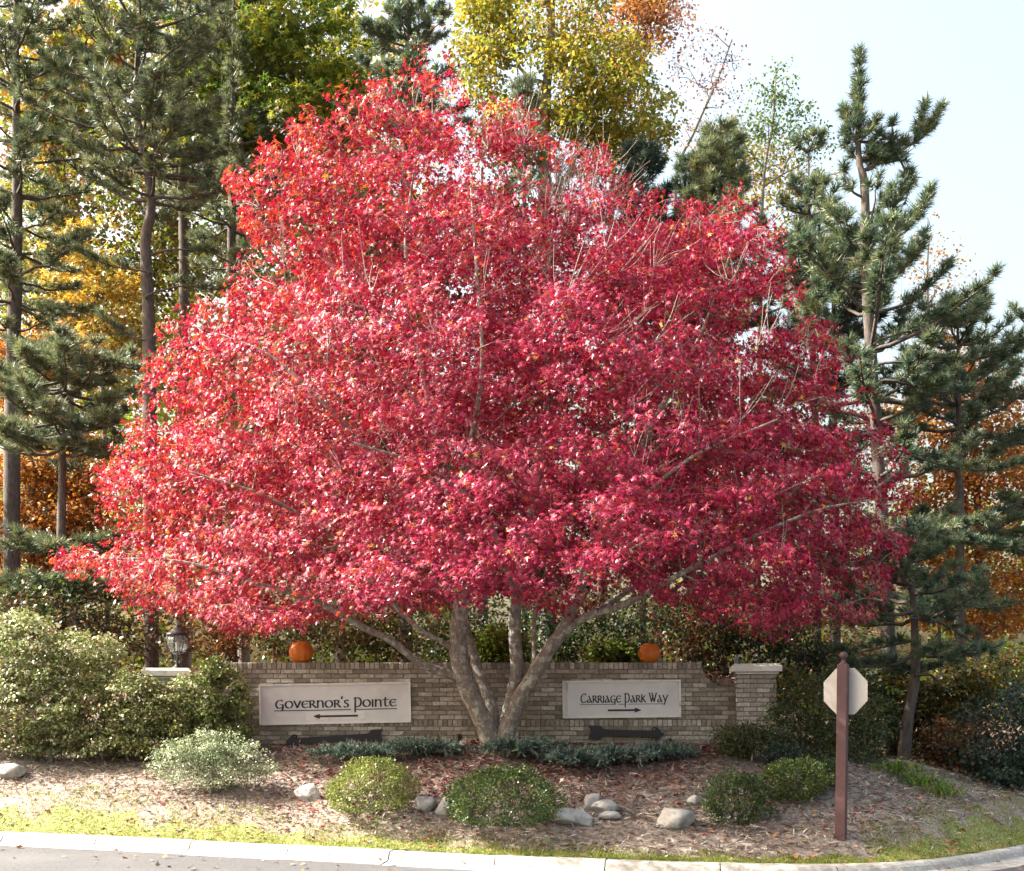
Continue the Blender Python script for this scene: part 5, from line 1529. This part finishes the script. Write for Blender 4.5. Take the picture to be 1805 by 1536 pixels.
# spreading junipers at the wall foot
JUN = [(0.18, 0.26, 0.22), (0.13, 0.20, 0.17), (0.28, 0.36, 0.28), (0.09, 0.14, 0.12)]
def juniper(label, px, py, w_px, h_px, Y, seed):
    r = np.random.default_rng(seed + 1300)
    k = Y / F
    b = W(px, py, Y); g = float(ground_z(b[0], b[1]))
    o = empty('creeping_juniper', (b[0], b[1], g), label, 'shrub', 'junipers along the wall foot')
    rx, h = w_px / 2 * k, h_px * k * 0.7
    S0, S1, br = [], [], MB()
    for i in range(30):
        a = r.uniform(0, 6.28)
        l = rx * r.uniform(0.35, 1.15)
        dx, dy = math.cos(a) * l, math.sin(a) * l * 0.55
        P = np.array([[b[0] + dx * t, b[1] + dy * t, g + 0.02 + h * r.uniform(0.55, 1.0) * math.sin(min(t, 1) * 2.2) + 0.02 * t] for t in (0.05, 0.35, 0.7, 1.0)])
        P[1:, 2] = np.maximum(P[1:, 2], ground_z(P[1:, 0], P[1:, 1]) + 0.06)
        C = catmull(P, 3)
        br.tube(C, np.linspace(0.008, 0.003, len(C)), 4)
        for q in range(2, len(C)):
            for _ in range(5):
                d = unit(unit(C[q] - C[q - 1]) + r.normal(size=3) * 0.6 + np.array([0, 0, 0.45]))
                S0.append(C[q]); S1.append(C[q] + d * r.uniform(0.07, 0.15))
    br.build('stems', M_bark_pine, o, True, kind='stuff')
    V, Fc, C = needles(np.array(S0), np.array(S1), 9, 0.036, 0.016, r, JUN, 25, 60)
    mk('foliage', V, Fc, M_shrub, o, colr=C, kind='stuff')
    TRI[0] += len(Fc)
juniper('low blue green juniper under the left black arrow', 630, 1336, 150, 34, 14.9, 1)
juniper('low juniper between left arrow and maple trunk', 745, 1340, 120, 32, 14.9, 2)
juniper('blue green juniper at the right foot of the maple trunk', 915, 1332, 140, 42, 14.7, 3)
juniper('spreading juniper below the right maple stem', 1010, 1342, 130, 36, 14.5, 4)
juniper('juniper under the tail of the right black arrow', 1090, 1344, 130, 34, 14.7, 5)
juniper('sparse juniper end under the right arrow head', 1170, 1340, 100, 24, 14.9, 6)

# arching strap leaves at the right
def strap_clump(label, px, py, w_px, Y, seed, n=130, ln=0.42):
    r = np.random.default_rng(seed + 1500)
    k = Y / F
    b = W(px, py, Y); g = float(ground_z(b[0], b[1]))
    o = empty('strap_leaf_clump', (b[0], b[1], g), label, 'plant', 'strap leaved clumps')
    V, Fc, C = [], [], []
    for i in range(n):
        x0 = b[0] + r.normal() * w_px * k * 0.25; y0 = b[1] + r.normal() * 0.14
        z0 = float(g)
        a = r.uniform(0, 6.28); l = ln * r.uniform(0.6, 1.2); w = 0.007 * r.uniform(0.7, 1.4)
        d = np.array([math.cos(a), math.sin(a), 0]); s = np.array([-d[1], d[0], 0])
        c = pick([(0.12, 0.24, 0.03), (0.16, 0.30, 0.04), (0.09, 0.18, 0.03), (0.34, 0.34, 0.05)], 1, r)[0]
        nb = len(V)
        e0 = r.uniform(0.9, 1.35); dro = r.uniform(1.3, 2.4)
        p = np.array([x0, y0, z0])
        for j in range(6):
            ww = w * (1 - (j / 5) ** 2 * 0.92)
            V += [p - s * ww, p + s * ww]; C += [c, c]
            e = e0 - dro * (j + 0.5) / 5
            p = p + l / 5 * (d * math.cos(e) + np.array([0, 0, math.sin(e)]))
        Fc += [[nb + 2 * j, nb + 2 * j + 1, nb + 2 * j + 3, nb + 2 * j + 2] for j in range(5)]
    V = np.array(V)
    V[:, 2] = np.maximum(V[:, 2], ground_z(V[:, 0], V[:, 1]) + 0.012)
    mk('leaves', V, np.array(Fc), M_grass, o, colr=np.array(C), kind='stuff')
strap_clump('bright green strap leaved clump at the foot of the leaning trunk', 1575, 1368, 80, 15.2, 1)
strap_clump('middle clump of arching strap leaves on the right slope', 1618, 1385, 80, 14.9, 2)
strap_clump('yellowing strap leaved clump lowest on the right slope', 1662, 1400, 70, 14.6, 3, n=100)

# ------------------------------------------------------------------ lawn blades, litter
gr = np.random.default_rng(5)
n = 52000
s = gr.uniform(seg[0], seg[-1], n * 6)
pp = np.stack([np.interp(s, seg, KERB[:, 0]), np.interp(s, seg, KERB[:, 1])], -1)
nn_ = unit(np.stack([np.interp(s, seg, KN[:, 0]), np.interp(s, seg, KN[:, 1])], -1))
vis = (np.abs(pp[:, 0]) < 8.5)
s, pp, nn_ = s[vis], pp[vis], nn_[vis]
w_ = lawn_width(pp[:, 0]) * (1 + 0.12 * np.sin(s * 3.1) + 0.08 * np.sin(s * 7.7 + 1))
t = gr.uniform(0, 1, len(s)) ** 1.15
Q = pp + nn_ * (0.16 + t * (w_ - 0.12))[:, None]
ok = gr.uniform(0, 1, len(Q)) < np.clip(1.1 - 0.85 * t + 0.55 * wobble(np.c_[Q, Q[:, 0] * 0], 3.5, 8), 0.05, 1)
Q, t = Q[ok][:n], t[ok][:n]
n = len(Q)
Z = ground_z(Q[:, 0], Q[:, 1])
h = gr.uniform(0.025, 0.06, n)
a = gr.uniform(0, 6.28, n)
s_ = np.stack([np.cos(a), np.sin(a), a * 0], -1)
B = np.c_[Q, Z]
wd = gr.uniform(0.003, 0.006, n)[:, None]
tip = B + np.c_[gr.normal(size=(n, 2)) * 0.022, h]
V = np.stack([B - s_ * wd, B + s_ * wd, tip], 1).reshape(-1, 3)
C = pick([(0.20, 0.27, 0.035), (0.28, 0.32, 0.05), (0.13, 0.19, 0.03), (0.38, 0.36, 0.10)], n, gr)
tag(mk('lawn_grass', V, np.arange(3 * n).reshape(-1, 3), M_grass, colr=np.repeat(C, 3, axis=0)), 'short mown grass blades along the kerb', 'grass', kind='stuff')

def litter(name, label, n, xr, yr, size, pal, seed, dens=None, flat=0.35, tm='oval', road=False):
    r = np.random.default_rng(seed)
    X, Y = r.uniform(*xr, n), r.uniform(*yr, n)
    if dens is not None:
        k = r.uniform(0, 1, n) < dens(X, Y); X, Y = X[k], Y[k]
    sd = kerb_sd(X, Y)
    if road:
        ok = (sd < -0.02)
        X, Y, sd = X[ok], Y[ok], sd[ok]
        Z = road_z(X) + np.where(sd > -0.46, 0.03, 0.03 * np.minimum(-sd, 4) / 4) + 0.008
    else:
        ok = sd > 0.17
        X, Y = X[ok], Y[ok]
        Z = ground_z(X, Y) + 0.012
    n = len(X)
    P = np.stack([X, Y, Z + r.uniform(0, 0.012, n)], -1)
    D = np.c_[r.normal(size=(n, 2)), r.normal(size=n) * flat]
    Nn = np.c_[r.normal(size=(n, 2)) * flat, np.ones(n)]
    t_, f_ = {'oval': (OVAL, OVAL_F), 'lobe': (LOBE, LOBE_F), 'star': (STAR, STAR_F), 'straw': (OVAL * np.array([0.22, 1, 0.4]), OVAL_F)}[tm]
    V, Fc, C = leaves(P, D, Nn, r.uniform(0.6, 1.3, n) * size, t_, f_, pick(pal, n, r))
    tag(mk(name, V, Fc, M_dead, colr=C), label, 'leaf litter', kind='stuff')
    TRI[0] += len(Fc) * (Fc.shape[1] - 2)
bed = lambda X, Y: (Y < WALL_Y) * 1.0
litter('pine_straw', 'pale pine straw and wood chip mulch over the planting bed', 42000, (-8.5, 8), (11.5, 16), 0.11, [(0.42, 0.36, 0.30), (0.30, 0.245, 0.20), (0.52, 0.47, 0.41), (0.15, 0.115, 0.09), (0.25, 0.215, 0.20)], 201,
       dens=lambda X, Y: np.where(kerb_sd(X, Y) > lawn_width(X) * 0.8, 1, 0.10) * (Y < WALL_Y), tm='straw', flat=0.3)
litter('fallen_maple_leaves', 'fallen crimson maple leaves below the maple', 15000, (-5, 6), (12.2, 15.8), 0.05, [(0.26, 0.03, 0.045), (0.34, 0.06, 0.06), (0.20, 0.05, 0.05), (0.30, 0.13, 0.10)], 202,
       dens=lambda X, Y: np.clip(np.exp(-(((X - 0.4) / 3.2) ** 2 + ((Y - 14.8) / 1.2) ** 2)) * (0.75 + 0.5 * wobble(np.c_[X, Y, X * 0], 2.2, 33)) + 0.06, 0, 1), tm='star')
litter('fallen_brown_leaves', 'dry brown leaves scattered over bed and lawn', 9000, (-8.5, 9), (11.6, 16), 0.075, [(0.34, 0.20, 0.12), (0.26, 0.13, 0.07), (0.45, 0.32, 0.22), (0.40, 0.17, 0.08)], 203,
       dens=lambda X, Y: 0.22 + 0.35 * (wobble(np.c_[X, Y, X * 0], 1.5, 12) > 0.3), tm='lobe')
litter('forest_floor_leaves', 'thick brown leaf litter on the forest floor behind the wall', 16000, (-10, 10), (16.0, 24), 0.11, [(0.30, 0.17, 0.10), (0.22, 0.11, 0.06), (0.38, 0.26, 0.17), (0.14, 0.08, 0.05)], 204, tm='oval')
litter('road_leaves', 'few dry leaves blown onto road and gutter', 900, (-8, 8), (9.5, 14.5), 0.08, [(0.36, 0.2, 0.1), (0.45, 0.3, 0.18), (0.28, 0.12, 0.06)], 205, tm='lobe', road=True,
       dens=lambda X, Y: 0.75 * np.exp(-np.abs(kerb_sd(X, Y) + 0.2) * 1.6) + 0.08)
print('TRIANGLES (leaves)', TRI[0])
